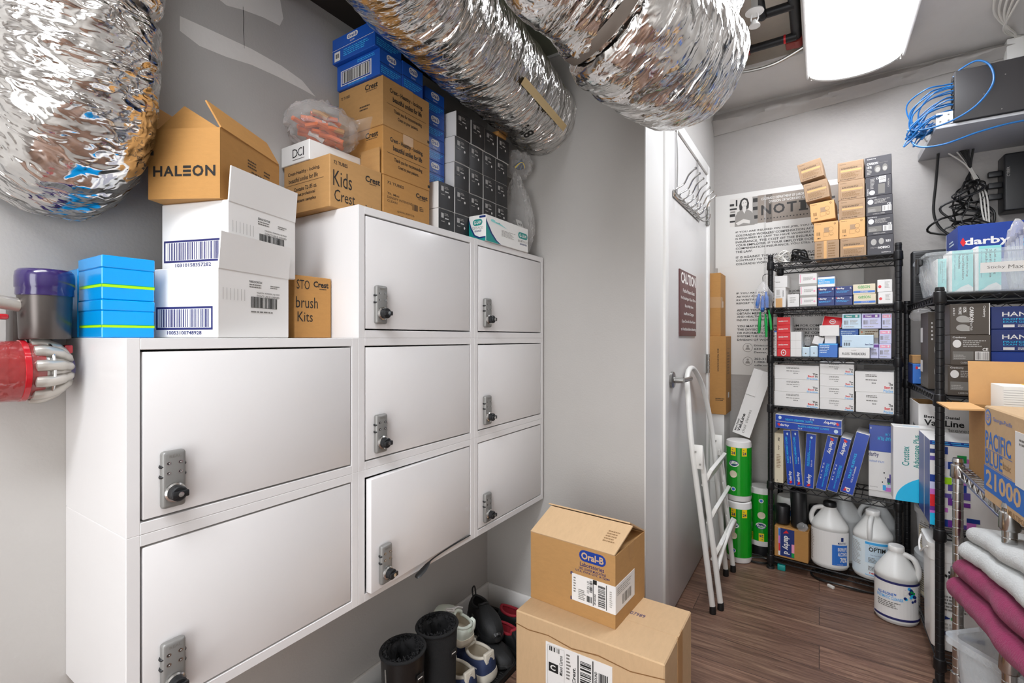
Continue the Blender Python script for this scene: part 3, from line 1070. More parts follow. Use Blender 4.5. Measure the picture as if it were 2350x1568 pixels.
def bag(name, label, cat, c, size, seed, m='clear_bag', group=None, n=20, mm=34, rot=0, crinkle=.14, neck=None):
    """crumpled film bag: a wrinkled closed surface standing on z=0"""
    mb = MB()
    rings = []
    for i in range(n + 1):
        th = math.pi * i / n
        ring = []
        for j in range(mm):
            ph = 2 * math.pi * j / mm
            d = Vector((math.sin(th) * math.cos(ph), math.sin(th) * math.sin(ph), -math.cos(th)))
            r = 1 + crinkle * (1 - 2.4 * abs(noise.noise(d * 2.6 + Vector((seed, 0, 0))))) + crinkle * .5 * (1 - 2 * abs(noise.noise(d * 6 + Vector((0, seed, 0)))))
            z = max(0, (d.z * .5 * r + .5)) * size[2]
            q = 1.0
            if neck:
                q = 1 - neck * max(0, (z / size[2] - .45) / .55)
            ring.append((d.x * r * size[0] / 2 * q, d.y * r * size[1] / 2 * q, z))
        rings.append(ring)
    # collapse poles
    mb.loft(rings, m)
    o = mb.obj(name, None, c, (0, 0, R(rot)), smooth=40)
    return tag(o, label, cat, group)


random.seed(5)
o = bag('plastic_bag', 'crumpled clear plastic bag of orange toothbrushes on the flat white carton', 'bag', (-1.115, .805, ZB + .183), (.145, .175, .112), 2.2, crinkle=.16)
for k in range(44):
    a = random.uniform(-.5, .5)
    cx, cy_, cz = random.uniform(-.034, .04), random.uniform(-.052, .052), random.uniform(.018, .084)
    L = random.uniform(.025, .045)
    ca, sa = math.cos(a + 1.3), math.sin(a + 1.3)
    col = random.choice(('orange', 'orange', 'orange', 'orange', 'card_warm', 'white'))
    tt = random.uniform(-.35, .35)
    s = max(.2, 1 - abs(cz - .048) * 14)
    MB().tube([(cx * s - ca * L * s, cy_ * s - sa * L * s, cz - tt * .02), (cx * s, cy_ * s, cz + .004), (cx * s + ca * L * s, cy_ * s + sa * L * s, cz + tt * .02)], .0065, col, 6).obj('toothbrush', o)
mb = MB().loft([[(.03, .06, .03 + q * .06), (.055 + q * .02, .09, .05 + q * .055), (.07 + q * .025, .125, .07 + q * .05)] for q in (0, .33, .66, 1)], 'clear_bag', closed=False)
mb.obj('bag_opening', o)

GB = 'brown toothpaste cartons on the lockers'
tubes = {'right': [('T', .08, .83, .42, .89, '72 TUBES', 'black_ink', 0, 1), ('T', .08, .60, .32, .65, 'Th. Mini', 'brown_ink', 0, 1), ('T', .08, .52, .60, .57, 'DENSIFY INTENSIVE', 'brown_ink', 0, 0), ('T', .08, .44, .28, .49, 'CLEAN', 'brown_ink', 0, 0),
        ('T', .68, .74, .95, .85, 'Crest', 'black_ink', 0, 2), ('L', .74, .70, .95, .73, 'brown_ink', 1), ('B', .60, .42, .72, .56, 'brown_ink', 9), ('L', .76, .44, .86, .56, 'brown_ink', 3), ('T', .30, .16, .62, .21, 'EXP. OC26', 'brown_ink', 0, 0), ('T', .28, .26, .64, .31, '(J4101707CI)', 'brown_ink', 0, 0)]}
healthy = {'right': [('T', .14, .70, .84, .82, 'Crest - Healthy - looking,', 'black_ink', 0, 2), ('T', .20, .56, .82, .67, 'beautiful smiles for life', 'black_ink', 0, 2), ('R', .08, .475, .92, .482, 'black_ink'),
        ('T', .22, .32, .82, .42, 'Thank you for recommending', 'black_ink', 0, 1), ('T', .30, .20, .74, .29, 'Crest to your patients.', 'black_ink', 0, 1), ('R', .95, .06, 1, .12, 'black_ink'), ('R', .40, .80, .62, 1, 'tape')],
        'front': [('T', .62, .80, .90, .92, 'Crest', 'black_ink', 0, 2), ('L', .64, .76, .90, .79, 'brown_ink', 1), ('T', .06, .80, .28, .86, '72 TUBES', 'brown_ink', 0, 1), ('L', .50, .40, .75, .52, 'brown_ink', 2)]}
carton('cardboard_box', 'brown toothpaste carton with printed tube count, lowest of the middle stack', C, (-1.178, .906, ZB), (-.996, 1.090, ZB + .127), 'card_warm', tubes, group=GB)
carton('cardboard_box', 'brown carton with two-part slogan in the middle stack, second from bottom', C, (-1.178, .905, ZB + .1275), (-.996, 1.091, ZB + .2615), 'card_warm', healthy, group=GB)
carton('cardboard_box', 'brown carton with two-part slogan directly under the blue cartons', C, (-1.180, .904, ZB + .262), (-.996, 1.089, ZB + .396), 'card', healthy, group=GB)
# blue cartons
GO = 'royal blue toothbrush cartons on the lockers'
bl = {'right': oralb_pill(.30, .66, .72, .92) + [('T', .40, .54, .62, .60, 'Genius', 'white', 0, 1), ('R', 0, .46, 1, .48, 'black_ink'), ('L', .06, .08, .94, .38, 'sky_blue', 4)],
      'front': [('R', .10, .12, .82, .72, 'white'), ('R', .12, .15, .80, .69, 'blue_deep'), ('R', .14, .20, .78, .66, 'white'), ('B', .15, .21, .77, .65, 'black_ink', 26), ('T', .28, .03, .70, .10, '10030772557298', 'sky_blue', 0, 1), ('L', .5, .78, .9, .92, 'sky_blue', 2)]}
bu = {'front': oralb_pill(.36, .72, .62, .92) + [('T', .44, .60, .54, .66, 'iO9', 'white', 0, 1), ('R', .0, .50, .98, .515, 'white'), ('R', .06, .05, .20, .42, 'white'), ('B', .09, .16, .17, .34, 'black_ink', 6), ('L', .28, .12, .95, .42, 'sky_blue', 4)],
      'right': oralb_pill(.3, .66, .7, .9) + [('L', .06, .08, .94, .38, 'sky_blue', 4)]}
zt = ZB + .3965
carton('cardboard_box', 'royal blue carton showing a framed barcode, on the brown slogan carton', C, (-1.178, .897, zt), (-1.0, .981, zt + .0715), 'blue_box', bl, group=GO)
carton('cardboard_box', 'topmost royal blue carton, turned with its logo facing the near end', C, (-1.182, .884, zt + .072), (-1.004, .982, zt + .143), 'blue_box', bu, group=GO)
carton('cardboard_box', 'royal blue carton next along from the barcode one, under the foil duct', C, (-1.178, .982, zt), (-1.0, 1.066, zt + .0785), 'blue_box', bl, group=GO)
# black mask boxes with white ends
GK = 'black boxes with white ends on the lockers'
YK, WKB, HK = 1.119, .078, .0835
ordn = ('nearest', 'second', 'third', 'fourth', 'fifth')
rown = ('bottom row', 'second row from below', 'third row from below', 'fourth row from below', 'top row')
random.seed(9)
for r in range(5):
    for c in range(5):
        if r >= 2 and c == 0:
            continue
        dx = random.uniform(-.003, .0)
        x1 = -.985 + dx
        dep = .16
        a = (x1 - dep, YK + c * WKB + (.008 if r == 4 and c < 4 else 0) + .0005, ZB + r * HK + .0002)
        b = (x1, YK + (c + 1) * WKB - .0005, ZB + (r + 1) * HK - .0004)
        if r == 4 and c == 4:
            b = (b[0], b[1] + .004, b[2])
            a = (a[0], a[1] + .009, a[2])
        Wd, Dd, Hd = (b[0] - a[0], b[1] - a[1] if not (r == 4) else WKB - .001, b[2] - a[2])
        mb = MB().box((0, 0, 0), (Wd - .001, Dd, Hd), 'white', .001, 1)
        # printed black sleeve panel on the long face, slightly bowed
        rows = []
        for q in range(9):
            s = q / 8
            rows.append([(Wd - .001 + .0008 + .0028 * math.sin(math.pi * s), .0012 + s * (Dd - .0024), .0012), (Wd - .001 + .0008 + .0028 * math.sin(math.pi * s), .0012 + s * (Dd - .0024), Hd - .0012)])
        mb.loft(rows, 'black_box', closed=False)
        mb.prints((Wd + .0028, 0, 0), (0, Dd, 0), (0, 0, Hd), (1, 0, 0), [('B', .12, .66, .28, .84, 'white', 5), ('L', .32, .76, .62, .86, 'pale_ink', 2), ('L', .36, .62, .58, .70, 'white', 1), ('L', .12, .50, .40, .56, 'pale_ink', 1), ('E', .56, .46, .66, .56, 'white')])
        mb.face((0, 0, 0), (Wd - .001, Dd, Hd), 'top', [('R', 0, 0, 1, 1, 'black_box')])
        o = mb.obj('mask_box', None, a)
        tag(o, 'black box with white ends, %s, %s from the near end' % (rown[r], ordn[c]), C, GK)
# royal blue column standing on the nearest black boxes
for k in range(4):
    z0 = ZB + 2 * HK + k * .0735
    carton('cardboard_box', 'royal blue carton in the column between brown and black stacks, %s' % ('at the bottom', 'second from below', 'third from below', 'at the top')[k], C,
           (-1.182, 1.098, z0 + .0003), (-1.022, 1.189, z0 + .0731), 'blue_box', bl, group=GO)
# toothpick box
W, D, H = .070, .268, .087
mb = MB().box((0, 0, 0), (W, D, H), 'white_gloss', .0012, 1)
pill = lambda a, b, c, d: [('S', a, b, c, d, 'teal_dark'), ('T', a + (c - a) * .12, b + (d - b) * .22, c - (c - a) * .12, d - (d - b) * .22, 'G-U-M', 'white', 0, 2)]
mb.face((0, 0, 0), (W, D, H), 'front', [('R', .62, .88, .98, .96, 'navy'), ('P', [(0, 0), (.98, 0), (.98, .12), (.6, .10), (.3, .22), (.08, .55), (0, .8)], 'teal_dark'), ('P', [(.08, .55), (.3, .22), (.6, .10), (.98, .12), (.98, .17), (.62, .16), (.36, .26), (.16, .54), (0, .9), (0, .8)], 'navy')] + pill(.24, .60, .80, .84) +
        [('T', .20, .46, .84, .56, 'SOFT-PICKS', 'grey_ink', 0, 0), ('T', .34, .36, .74, .43, 'ADVANCED', 'navy', 0, 1)])
mb.face((0, 0, 0), (W, D, H), 'right', [('P', [(0, 0), (.30, 0), (.20, .1), (.10, .32), (.02, .62), (0, .75)], 'teal_dark'), ('P', [(.30, 0), (.33, 0), (.23, .12), (.13, .35), (.04, .68), (0, .85), (0, .75), (.02, .62), (.10, .32), (.20, .1)], 'navy'), ('P', [(.10, .84), (.32, .80), (.48, .68), (.33, .74), (.12, .79)], 'teal'), ('E', .10, .78, .20, .88, 'teal'),
        ('T', .22, .785, .31, .835, 'soft', 'teal_dark', 0, 1), ('L', .34, .34, .68, .60, 'pale_ink', 6)] + pill(.74, .50, .98, .76) + [('T', .73, .34, .88, .44, 'SOFT', 'grey_ink', 0, 0), ('T', .88, .34, .98, .44, '-PICKS', 'pale_ink', 0, 0), ('T', .78, .24, .96, .31, 'ADVANCED', 'navy', 0, 1)])
o = mb.obj('toothpick_box', None, (-.9848, 1.27, ZB))
tag(o, 'white and green soft-pick box in front of the black boxes on the locker', C)
# crumpled clear bags in the corner of the lockers
o = bag('plastic_bag', 'large crumpled clear plastic bag beside the white and green pick box', 'bag', (-1.0, 1.592, ZB), (.125, .115, .30), 8.3, neck=.45, crinkle=.2, n=26, mm=40)
MB().box((-.03, -.03, .02), (.03, .03, .07), 'white_gloss', .006, M=Matrix.Rotation(.4, 4, 'X')).obj('folded_packet', o)
part(o, 'bag_tag', (.052, -.01, .10), (.054, .03, .135), 'white', {'right': [('B', .2, .3, .8, .6, 'black_ink', 6)]}, rot=(0, R(-20), 0))
o = bag('plastic_bag', 'small clear bag of black and blue wire ties above the large clear bag', 'bag', (-1.0, 1.60, ZB + .312), (.10, .105, .095), 4.1, crinkle=.22)
for k in range(7):
    a = k * .9
    MB().tube(smooth_path([(.0 + .018 * math.cos(a), -.02 + .008 * k * .5, .03 + .004 * k), (.02, 0, .05 + .003 * k), (.012 * math.sin(a), .03, .045), (-.02, .01, .06)], 5), .0035, ('cable_black', 'cable_blue', 'yellow')[k % 3] if k != 5 else 'cable_black', 6).obj('wire_coil', o)
mb = MB().box((0, 0, 0), (.03, .06, .014), 'card_warm', .003)
o = mb.obj('cardboard_scrap', None, (-1.005, 1.43, ZB + .4185), (0, 0, R(5)))
tag(o, 'small tan cardboard scrap on the black boxes, tucked under the foil duct', 'scrap')
# ---------------------------------------------------------------- notice poster on the far wall
PX, PZ = -.51, .941
t = thing('notice_poster', 'large printed workers notice poster taped to the far wall behind the black shelf', 'poster', (PX, YF - .0005, PZ))
def lines(mb, x, z, pitch, cap, txts, cw, m='photo_dark', bold=1, N=(0, -1, 0)):
    for i, s in enumerate(txts):
        mb.prints((x, -.0022, z - i * pitch), (len(s) * cw, 0, 0), (0, 0, cap), N, [('T', 0, 0, 1, 1, s, m, 0, bold)])
mb = MB().box((0, -.0016, .615), (.70, 0, 1.033), 'poster')
F = (0, -1, 0)
mb.prints((0, -.0016, 0), (1, 0, 0), (0, 0, 1), F, [('R', .22, .852, .70, 1.005, 'poster_grey'), ('R', .262, .849, .292, 1.005, 'poster_dark'),
          ('T', .238, .976, .55, .99, 'COLORADO DEPARTMENT OF LABOR AND EMPLOYMENT', 'poster', 0, 1), ('T', .276, .957, .54, .971, "DIVISION OF WORKERS' COMPENSATION", 'poster', 0, 1),
          ('T', .238, .893, .287, .948, 'N', 'photo_dark', 0, 2), ('T', .297, .893, .353, .948, 'O', 'photo_dark', 0, 2), ('T', .362, .893, .408, .948, 'T', 'photo_dark', 0, 2), ('T', .425, .893, .452, .948, 'I', 'photo_dark', 0, 2),
          ('T', .470, .893, .520, .948, 'C', 'photo_dark', 0, 2), ('T', .535, .893, .580, .948, 'E', 'photo_dark', 0, 2), ('R', .418, .893, .460, .902, 'photo_dark'), ('R', .418, .939, .460, .948, 'photo_dark')] +
         [('E', .236 + k * .0155, .868, .2425 + k * .0155, .8745, 'photo_dark') for k in range(28)])
# printed photograph of a person in a work shirt, arms crossed
mb.prints((.077, -.0017, .846), (.143, 0, 0), (0, 0, .160), F, [
    ('R', 0, 0, 1, 1, 'photo_light'), ('R', .0, .16, .22, .22, 'photo_dark'), ('R', 0, .36, .2, .46, 'photo_dark'), ('R', .02, .50, .2, .56, 'photo_mid'), ('R', 0, .60, .26, .66, 'photo_dark'), ('R', .22, .72, .28, .95, 'photo_dark'), ('R', 0, .74, .16, .82, 'photo_dark'), ('R', .82, .02, 1, .98, 'photo_mid'), ('R', .84, .2, 1, .32, 'photo_dark'), ('R', .84, .5, 1, .62, 'photo_dark'), ('R', .84, .78, 1, .92, 'photo_dark'),
    ('P', [(.36, .56), (.34, .72), (.40, .92), (.52, .99), (.64, .94), (.70, .78), (.68, .60), (.60, .56), (.44, .54)], 'photo_dark'),
    ('E', .43, .64, .63, .92, 'photo_light'), ('P', [(.46, .50), (.46, .66), (.60, .66), (.60, .52), (.53, .42)], 'photo_light'),
    ('P', [(.18, .0), (.20, .34), (.28, .50), (.45, .58), (.53, .42), (.61, .58), (.78, .48), (.88, .32), (.90, 0)], 'photo_mid'),
    ('P', [(.22, .12), (.50, .24), (.74, .16), (.72, .05), (.50, .10), (.30, .03)], 'photo_light'), ('R', .47, .80, .51, .815, 'photo_dark'), ('R', .56, .80, .60, .815, 'photo_dark'), ('R', .50, .69, .57, .70, 'photo_dark')])
lines(mb, .108, .805, .0186, .0125, ["IF YOU ARE INJURED ON THE JOB, YOU HAVE RIGHTS UNDER", "COLORADO WORKERS' COMPENSATION ACT. YOUR EMPLOYER", "IS REQUIRED BY LAW TO HAVE WORKERS' COMPENSATION", "INSURANCE. THE COST OF THE INSURANCE IS PAID BY", "YOUR EMPLOYER. IF YOUR EMPLOYER DOES NOT HAVE", "COMPENSATION INSURANCE, YOU STILL HAVE RIGHTS BY", "THE LAW."], .0108)
lines(mb, .109, .662, .0188, .0125, ["IT IS AGAINST THE LAW FOR YOUR EMPLOYER TO HAVE", "CONTRARY TO THE REPORTING REQUIREMENTS IN THE", "COLORADO WORKERS' COMPENSATION ACT."], .0108)
mb.obj('upper_sheet', t, smooth=0)
mb = MB().box((.012, -.0012, 0), (.70, .0, .620), 'poster')
lines(mb, .112, .456, .0192, .0125, ["IF YOU ARE INJURED ON THE JOB, NOTIFY EMPLOYER", "AS YOU ARE ABLE, AND REPORT YOUR INJURY OVER AS SOON", "IN WRITING WITHIN 10 DAYS OF THE INJURY.", "REPORT THE INJURY PROMPTLY"], .0108)
lines(mb, .114, .361, .0192, .0125, ["ADVISE YOUR EMPLOYER AT ONCE IF YOU HAVE TO", "OBTAIN MEDICAL CARE AND TELL THE MEDICAL", "AND HEALTH PROVIDER HOW, WHEN, AND WHERE THE", "INJURY OCCURRED."], .0108)
lines(mb, .116, .270, .0192, .0125, ["YOU MAY FILE A WORKER'S CLAIM FOR COMPENSATION", "THE DIVISION OF WORKERS' COMPENSATION. FOR HELP", "OR INFORMATION ABOUT THE WORKERS' COMPENSATION", "SYSTEM,THE CUSTOMER CONTACT CENTER IS AT THE", "DIVISION OF WORKERS' COMPENSATION"], .0108)
lines(mb, .202, .160, .0190, .0125, ["Division of Workers' Compensation", "633 17th Street, Suite 400", "Denver, CO 80202"], .0098)
lines(mb, .204, .086, .0186, .0125, ["303-318-8700", "1-888-390-7936 (Toll-Free)", "cdle.colorado.gov/dwc"], .0100)
for z in (.155, .078):
    mb.prints((.145, -.0022, z - .025), (.05, 0, 0), (0, 0, .05), F, [('E', 0, 0, 1, 1, 'photo_mid'), ('E', .05, .05, .95, .95, 'poster'), ('E', .38, .55, .62, .8, 'photo_mid'), ('P', [(.25, .25), (.75, .25), (.65, .5), (.35, .5)], 'photo_mid')])
mb.obj('lower_sheet', t, smooth=0)
mb = MB().box((.2515, -.0030, .16), (.262, -.0022, 1.0), 'clear_bag')
mb.obj('clear_tape', t)

# ---------------------------------------------------------------- wire shelving racks
def wire_rack(name, label, loc, yaw, W, D, posts_h, zs, m, pm, foot='black_rubber', collar=.024):
    t = thing(name, label, 'shelving unit', loc, (0, 0, R(yaw)))
    pr = .0125
    for i, (x, y) in enumerate(((0, 0), (W, 0), (0, D), (W, D))):
        prof = [(pr, .02)]
        z = .04
        while z < posts_h - .02:
            prof += [(pr, z), (pr - .0012, z + .0012), (pr, z + .0026)]
            z += .0254
        prof += [(pr, posts_h - .012), (pr + .001, posts_h - .010), (pr - .001, posts_h)]
        mb = MB().lathe(prof, pm, (x, y, 0), 14)
        mb.lathe([(.008, .03), (.008, .012), (.017, .010), (.019, 0)], foot, (x, y, 0), 14)
        mb.obj('post', t)
    r1, r2 = .0032, .0024
    for z in zs:
        mb = MB()
        dz = .026
        for (a, b) in (((0, 0), (W, 0)), ((W, 0), (W, D)), ((W, D), (0, D)), ((0, D), (0, 0))):
            a, b = Vector((a[0], a[1], 0)), Vector((b[0], b[1], 0))
            L = (b - a).length
            d = (b - a) / L
            mb.tube([a + d * .012 + Vector((0, 0, z - r1)), b - d * .012 + Vector((0, 0, z - r1))], r1, m, 6)
            mb.tube([a + d * .012 + Vector((0, 0, z - dz)), b - d * .012 + Vector((0, 0, z - dz))], r1, m, 6)
            n = max(2, int(L / .05))
            zz = []
            for k in range(2 * n + 1):
                zz.append(a + d * (.014 + (L - .028) * k / (2 * n)) + Vector((0, 0, z - r1 if k % 2 == 0 else z - dz)))
            mb.tube(zz, .0019, m, 5)
        long_x = W >= D
        N = int((W if long_x else D) / .026)
        for k in range(1, N):
            q = (W if long_x else D) * k / N
            if long_x:
                mb.tube([(q, 0, z - r1 - .002), (q, D, z - r1 - .002)], .0014, m, 5)
            else:
                mb.tube([(0, q, z - r1 - .002), (W, q, z - r1 - .002)], .0014, m, 5)
        for f in (.33, .67):
            if long_x:
                mb.tube([(0, D * f, z - .008), (W, D * f, z - .008)], .0022, m, 5)
            else:
                mb.tube([(W * f, 0, z - .008), (W * f, D, z - .008)], .0022, m, 5)
        for x, y in ((0, 0), (W, 0), (0, D), (W, D)):
            mb.lathe([(.0155, z - .034), (.018, z - .030), (.0165, z + .004), (.0145, z + .006)], m, (x, y, 0), 14)
        mb.obj('wire_shelf', t)
    return t


SO, SYAW = (-.205, 2.72, 0), -6.29
wire_rack('wire_shelving', 'black wire shelving unit of six tiers standing against the far wall', SO, SYAW, .498, .25, 1.565, (.062, .428, .812, 1.058, 1.302, 1.524), 'black_metal', 'black_metal')
cS, sS = math.cos(R(SYAW)), math.sin(R(SYAW))
def S(u, v, z):
    return (SO[0] + u * cS - v * sS, SO[1] + u * sS + v * cS, z)
def sbox(name, label, cat, u0, u1, z0, z1, m, prints=None, v0=.012, d=.11, roll=0, group=None, bev=.0012):
    return carton(name, label, cat, S(u0, v0, z0), tuple(a + b for a, b in zip(S(u0, v0, z0), (u1 - u0, d, z1 - z0))), m, prints, group=group, bev=bev, rot=(0, R(roll), R(SYAW)))

# kraft and charcoal mask boxes on the top tier
ZT = 1.5245
kd = {'front': [('T', .08, .86, .32, .91, 'Cranberry', 'brown_ink', 0, 1), ('F', .08, .14, .92, .74, 'tan_ink', .0008), ('R', .12, .48, .92, .58, 'kraft_light'), ('L', .14, .62, .86, .70, 'brown_ink', 2), ('L', .14, .18, .86, .42, 'tan_ink', 5), ('L', .10, .06, .92, .11, 'brown_ink', 1)]}
kl = {'front': [('T', .06, .88, .30, .93, 'Cranberry', 'brown_ink', 0, 1), ('E', .82, .82, .90, .92, 'brown_ink'), ('E', .835, .838, .885, .902, 'kraft_light'), ('R', .42, .44, .64, .70, 'kraft_dark'), ('F', .40, .22, .62, .46, 'tan_ink', .0006), ('E', .60, .48, .80, .72, 'tan_ink'), ('E', .61, .495, .79, .705, 'kraft_light'), ('E', .64, .26, .80, .44, 'tan_ink'), ('E', .65, .275, .79, .425, 'kraft_light'), ('B', .12, .30, .26, .48, 'tan_ink', 7), ('B', .14, .12, .28, .18, 'brown_ink', 4)]}
kb = {'front': [('R', .38, .0, .5, 1, 'kraft_light'), ('L', .56, .1, .9, .9, 'tan_ink', 6), ('L', .1, .1, .34, .9, 'tan_ink', 5)]}
GM = 'mask boxes stacked on the top tier'
def mask(label, u, z, m, pr, roll=0, w_=.098, v=.03):
    return sbox('mask_box', label, C, u, u + w_, z, z + .0885, m, pr, v0=v, d=.14, roll=roll, group=GM)
mask('kraft box with vertical pale stripe, lowest of the leaning left stack on the top tier', .184, ZT, 'kraft_dark', kb)
mask('tan box with mask drawing, second from below in the leaning left stack', .181, ZT + .089, 'kraft_light', kl)
mask('tan box with mask drawing, middle of the leaning left stack, tipping left', .170, ZT + .1845, 'kraft_light', kl, -4)
mask('kraft box with pale stripe, second from the top of the leaning stack', .148, ZT + .285, 'kraft_dark', kd, -7.5)
mask('kraft box with pale stripe, tipping at the very top of the leaning stack', .126, ZT + .386, 'kraft_dark', kd, -10)
mask('kraft box with pale stripe, lowest of the middle stack on the top tier', .286, ZT, 'kraft_dark', kd)
mask('tan box with mask drawing, second from below in the middle stack', .283, ZT + .089, 'kraft_light', kl, w_=.097)
mask('kraft box with pale stripe, third from below in the middle stack', .281, ZT + .178, 'kraft_dark', kd, 0, .099)
mask('kraft box with pale stripe, fourth from below in the middle stack', .279, ZT + .267, 'kraft_dark', kd, 0, .099)
mask('kraft box with pale stripe, on top of the middle stack', .276, ZT + .356, 'kraft_dark', kd, 0, .099)
carb = {'front': [('T', .08, .86, .42, .93, 'Cranberry', 'white', 0, 1), ('T', .07, .60, .50, .72, 'CARBON', 'white', 0, 2), ('T', .55, .62, .88, .68, 'Face Mask', 'grey_ink', 0, 0), ('T', .07, .42, .26, .54, '15%', 'white', 0, 2), ('L', .07, .10, .28, .38, 'pale_ink', 4), ('E', .36, .16, .60, .54, 'grey_ink'), ('E', .40, .2, .58, .44, 'pale_ink'), ('E', .66, .18, .86, .56, 'grey_ink'), ('E', .68, .22, .84, .44, 'pale_ink')]}
carb2 = {'front': [('T', .06, .88, .40, .95, 'Cranberry', 'white', 0, 1), ('E', .06, .58, .28, .84, 'white'), ('L', .32, .60, .92, .84, 'pale_ink', 4), ('T', .80, .48, .94, .58, 'CE', 'white', 0, 2), ('R', .06, .18, .58, .46, 'grey_ink'), ('L', .09, .20, .4, .36, 'pale_ink', 3), ('R', .62, .18, .96, .46, 'white'), ('B', .64, .20, .94, .44, 'grey_ink', 13), ('T', .26, .06, .72, .12, 'CARBON C2900K', 'pale_ink', 0, 1)]}
carb3 = {'front': [('T', .06, .06, .12, .40, 'Cranberry', 'white', 90, 1), ('E', .14, .06, .36, .30, 'white'), ('L', .18, .36, .36, .90, 'pale_ink', 8), ('T', .40, .82, .52, .92, 'CE', 'white', 90, 2), ('R', .52, .64, .78, .96, 'white'), ('B', .54, .66, .76, .94, 'grey_ink', 11, 1), ('R', .48, .08, .74, .58, 'grey_ink'), ('T', .84, .36, .90, .78, 'CARBON', 'pale_ink', 90, 1)]}
carbu = {'front': [('T', .42, .30, .86, .42, 'CARBON', 'white', 180, 2), ('T', .12, .34, .40, .40, 'Face Mask', 'pale_ink', 180, 0), ('T', .70, .62, .88, .74, '15%', 'white', 180, 2), ('E', .14, .50, .36, .82, 'pale_ink'), ('E', .44, .52, .64, .84, 'pale_ink'), ('T', .54, .08, .90, .15, 'Cranberry', 'white', 180, 1)]}
for k, (lb, pr) in enumerate((('charcoal mask box upside down, lowest of the dark stack', carbu), ('charcoal mask box with white oval, second from below in the dark stack', carb2), ('charcoal mask box with white oval, middle of the dark stack', carb2),
                              ('charcoal mask box standing on its side, fourth from below in the dark stack', carb3), ('charcoal mask box with two mask pictures, on top of the dark stack', carb))):
    mask(lb, .388 - .002 * k, ZT + .089 * k, 'charcoal_box', pr, 0, .094)
# tangled cables beside them
for lb, m, cx, n, sd in (('tangled beige cable heap on the left of the top tier', 'cable_white', .045, 4, 1), ('tangled black cable heap next to the leaning boxes', 'cable_black', .118, 8, 2)):
    random.seed(sd)
    pts = []
    for k in range(n * 6):
        a = k * 1.05
        rr = random.uniform(.022, .046)
        pts.append((cx + rr * math.cos(a) + random.uniform(-.008, .008), .07 + rr * math.sin(a) * 1.1, .005 + random.uniform(0, .060) * (k % 6 > 1)))
    o = MB().tube(smooth_path(pts, 5), .0034, m, 6).obj('cable', None, (SO[0], SO[1], ZT), (0, 0, R(SYAW)))
    tag(o, lb, 'cable')

# second tier
Z2 = 1.3025
G2 = 'small supply cartons on the second tier'
lite = [('L', .1, .2, .9, .7, 'pale_ink', 5), ('T', .72, .3, .9, .36, 'ALLERGY', 'grey_ink', 0, 0)]
sbox('supply_box', 'pale carton with tan patch at the left end of the second tier', C, .0145, .064, Z2, Z2 + .098, 'white', {'front': [('R', .12, .0, .72, .46, 'kraft_light'), ('B', .2, .62, .5, .9, 'pale_ink', 8), ('T', .74, .55, .82, .86, 'BUNDLE', 'black_ink', 90, 1), ('L', .15, .5, .6, .6, 'pale_ink', 2)]}, group=G2)
sbox('supply_box', 'plain white carton on top of the tan-patched carton', C, .0145, .071, Z2 + .0985, Z2 + .156, 'white', {'front': [('L', .1, .4, .6, .55, 'pale_ink', 1), ('E', .04, .5, .08, .58, 'grey_ink')]}, group=G2)
sbox('supply_box', 'small white carton in the gap of the second tier', C, .072, .122, Z2, Z2 + .062, 'white', {'front': [('L', .2, .3, .8, .8, 'pale_ink', 3)]}, group=G2)
pk = {'front': [('R', .0, .0, 1, .2, 'pale_ink'), ('R', .06, .3, .10, .95, 'pink'), ('L', .25, .45, .8, .75, 'pale_ink', 3), ('E', .80, .45, .92, .62, 'pink')]}
for k, lb in enumerate(('white carton with pink edging, lowest of three', 'grey-white carton with pink edging, middle of three', 'white carton with pink edging, topmost of three')):
    sbox('supply_box', lb, C, .126 - .005 * (k == 2), .195, Z2 + (0, .0445, .0985)[k], Z2 + (.0442, .098, .158)[k], 'white', pk, group=G2)
dk = {'front': [('T', .10, .64, .54, .88, 'darby', 'white', 0, 2), ('E', .05, .74, .12, .88, 'red'), ('T', .84, .7, .94, .86, 'S', 'white', 0, 1), ('L', .08, .34, .92, .56, 'sky_blue', 2)]}
for k, (u0, lb) in enumerate(((.199, 'small navy carton under the pale blue-banded carton, lower of two'), (.2675, 'small navy carton beside the green-lettered cartons, lower of two'))):
    sbox('supply_box', lb, C, u0, u0 + .067, Z2, Z2 + .0425, 'navy', dk, group=G2)
    sbox('supply_box', lb.replace('lower', 'upper'), C, u0, u0 + .067, Z2 + .043, Z2 + .088, 'navy', dk, group=G2)
sbox('supply_box', 'white carton with bright blue band, above the small navy cartons', C, .198, .267, Z2 + .0885, Z2 + .139, 'white_gloss', {'front': [('R', .02, .28, .98, .76, 'sky_blue'), ('T', .08, .60, .42, .72, 'Kingston', 'white', 0, 1), ('L', .08, .32, .8, .54, 'white', 2), ('R', 0, .95, 1, 1, 'navy')]}, group=G2)
gb = {'front': [('T', .22, .58, .76, .86, 'GiBSON', 'green', 0, 1), ('R', .02, .14, .98, .34, 'blue_mid'), ('T', .34, .18, .68, .30, 'DISPOSABLE', 'white', 0, 0)]}
sbox('supply_box', 'cream carton with green lettering, lower of two', C, .338, .420, Z2, Z2 + .0465, 'cream', gb, group=G2)
sbox('supply_box', 'cream carton with green lettering, upper of two', C, .336, .418, Z2 + .047, Z2 + .092, 'cream', gb, group=G2)
rd = {'front': [('E', .06, .32, .28, .56, 'red'), ('L', .5, .3, .85, .85, 'pale_ink', 5)]}
sbox('supply_box', 'white carton with red dot at the right end, lower of two', C, .428, .479, Z2, Z2 + .0515, 'white', rd, group=G2)
sbox('supply_box', 'white carton with red dot at the right end, upper of two', C, .425, .477, Z2 + .052, Z2 + .107, 'white', rd, group=G2)

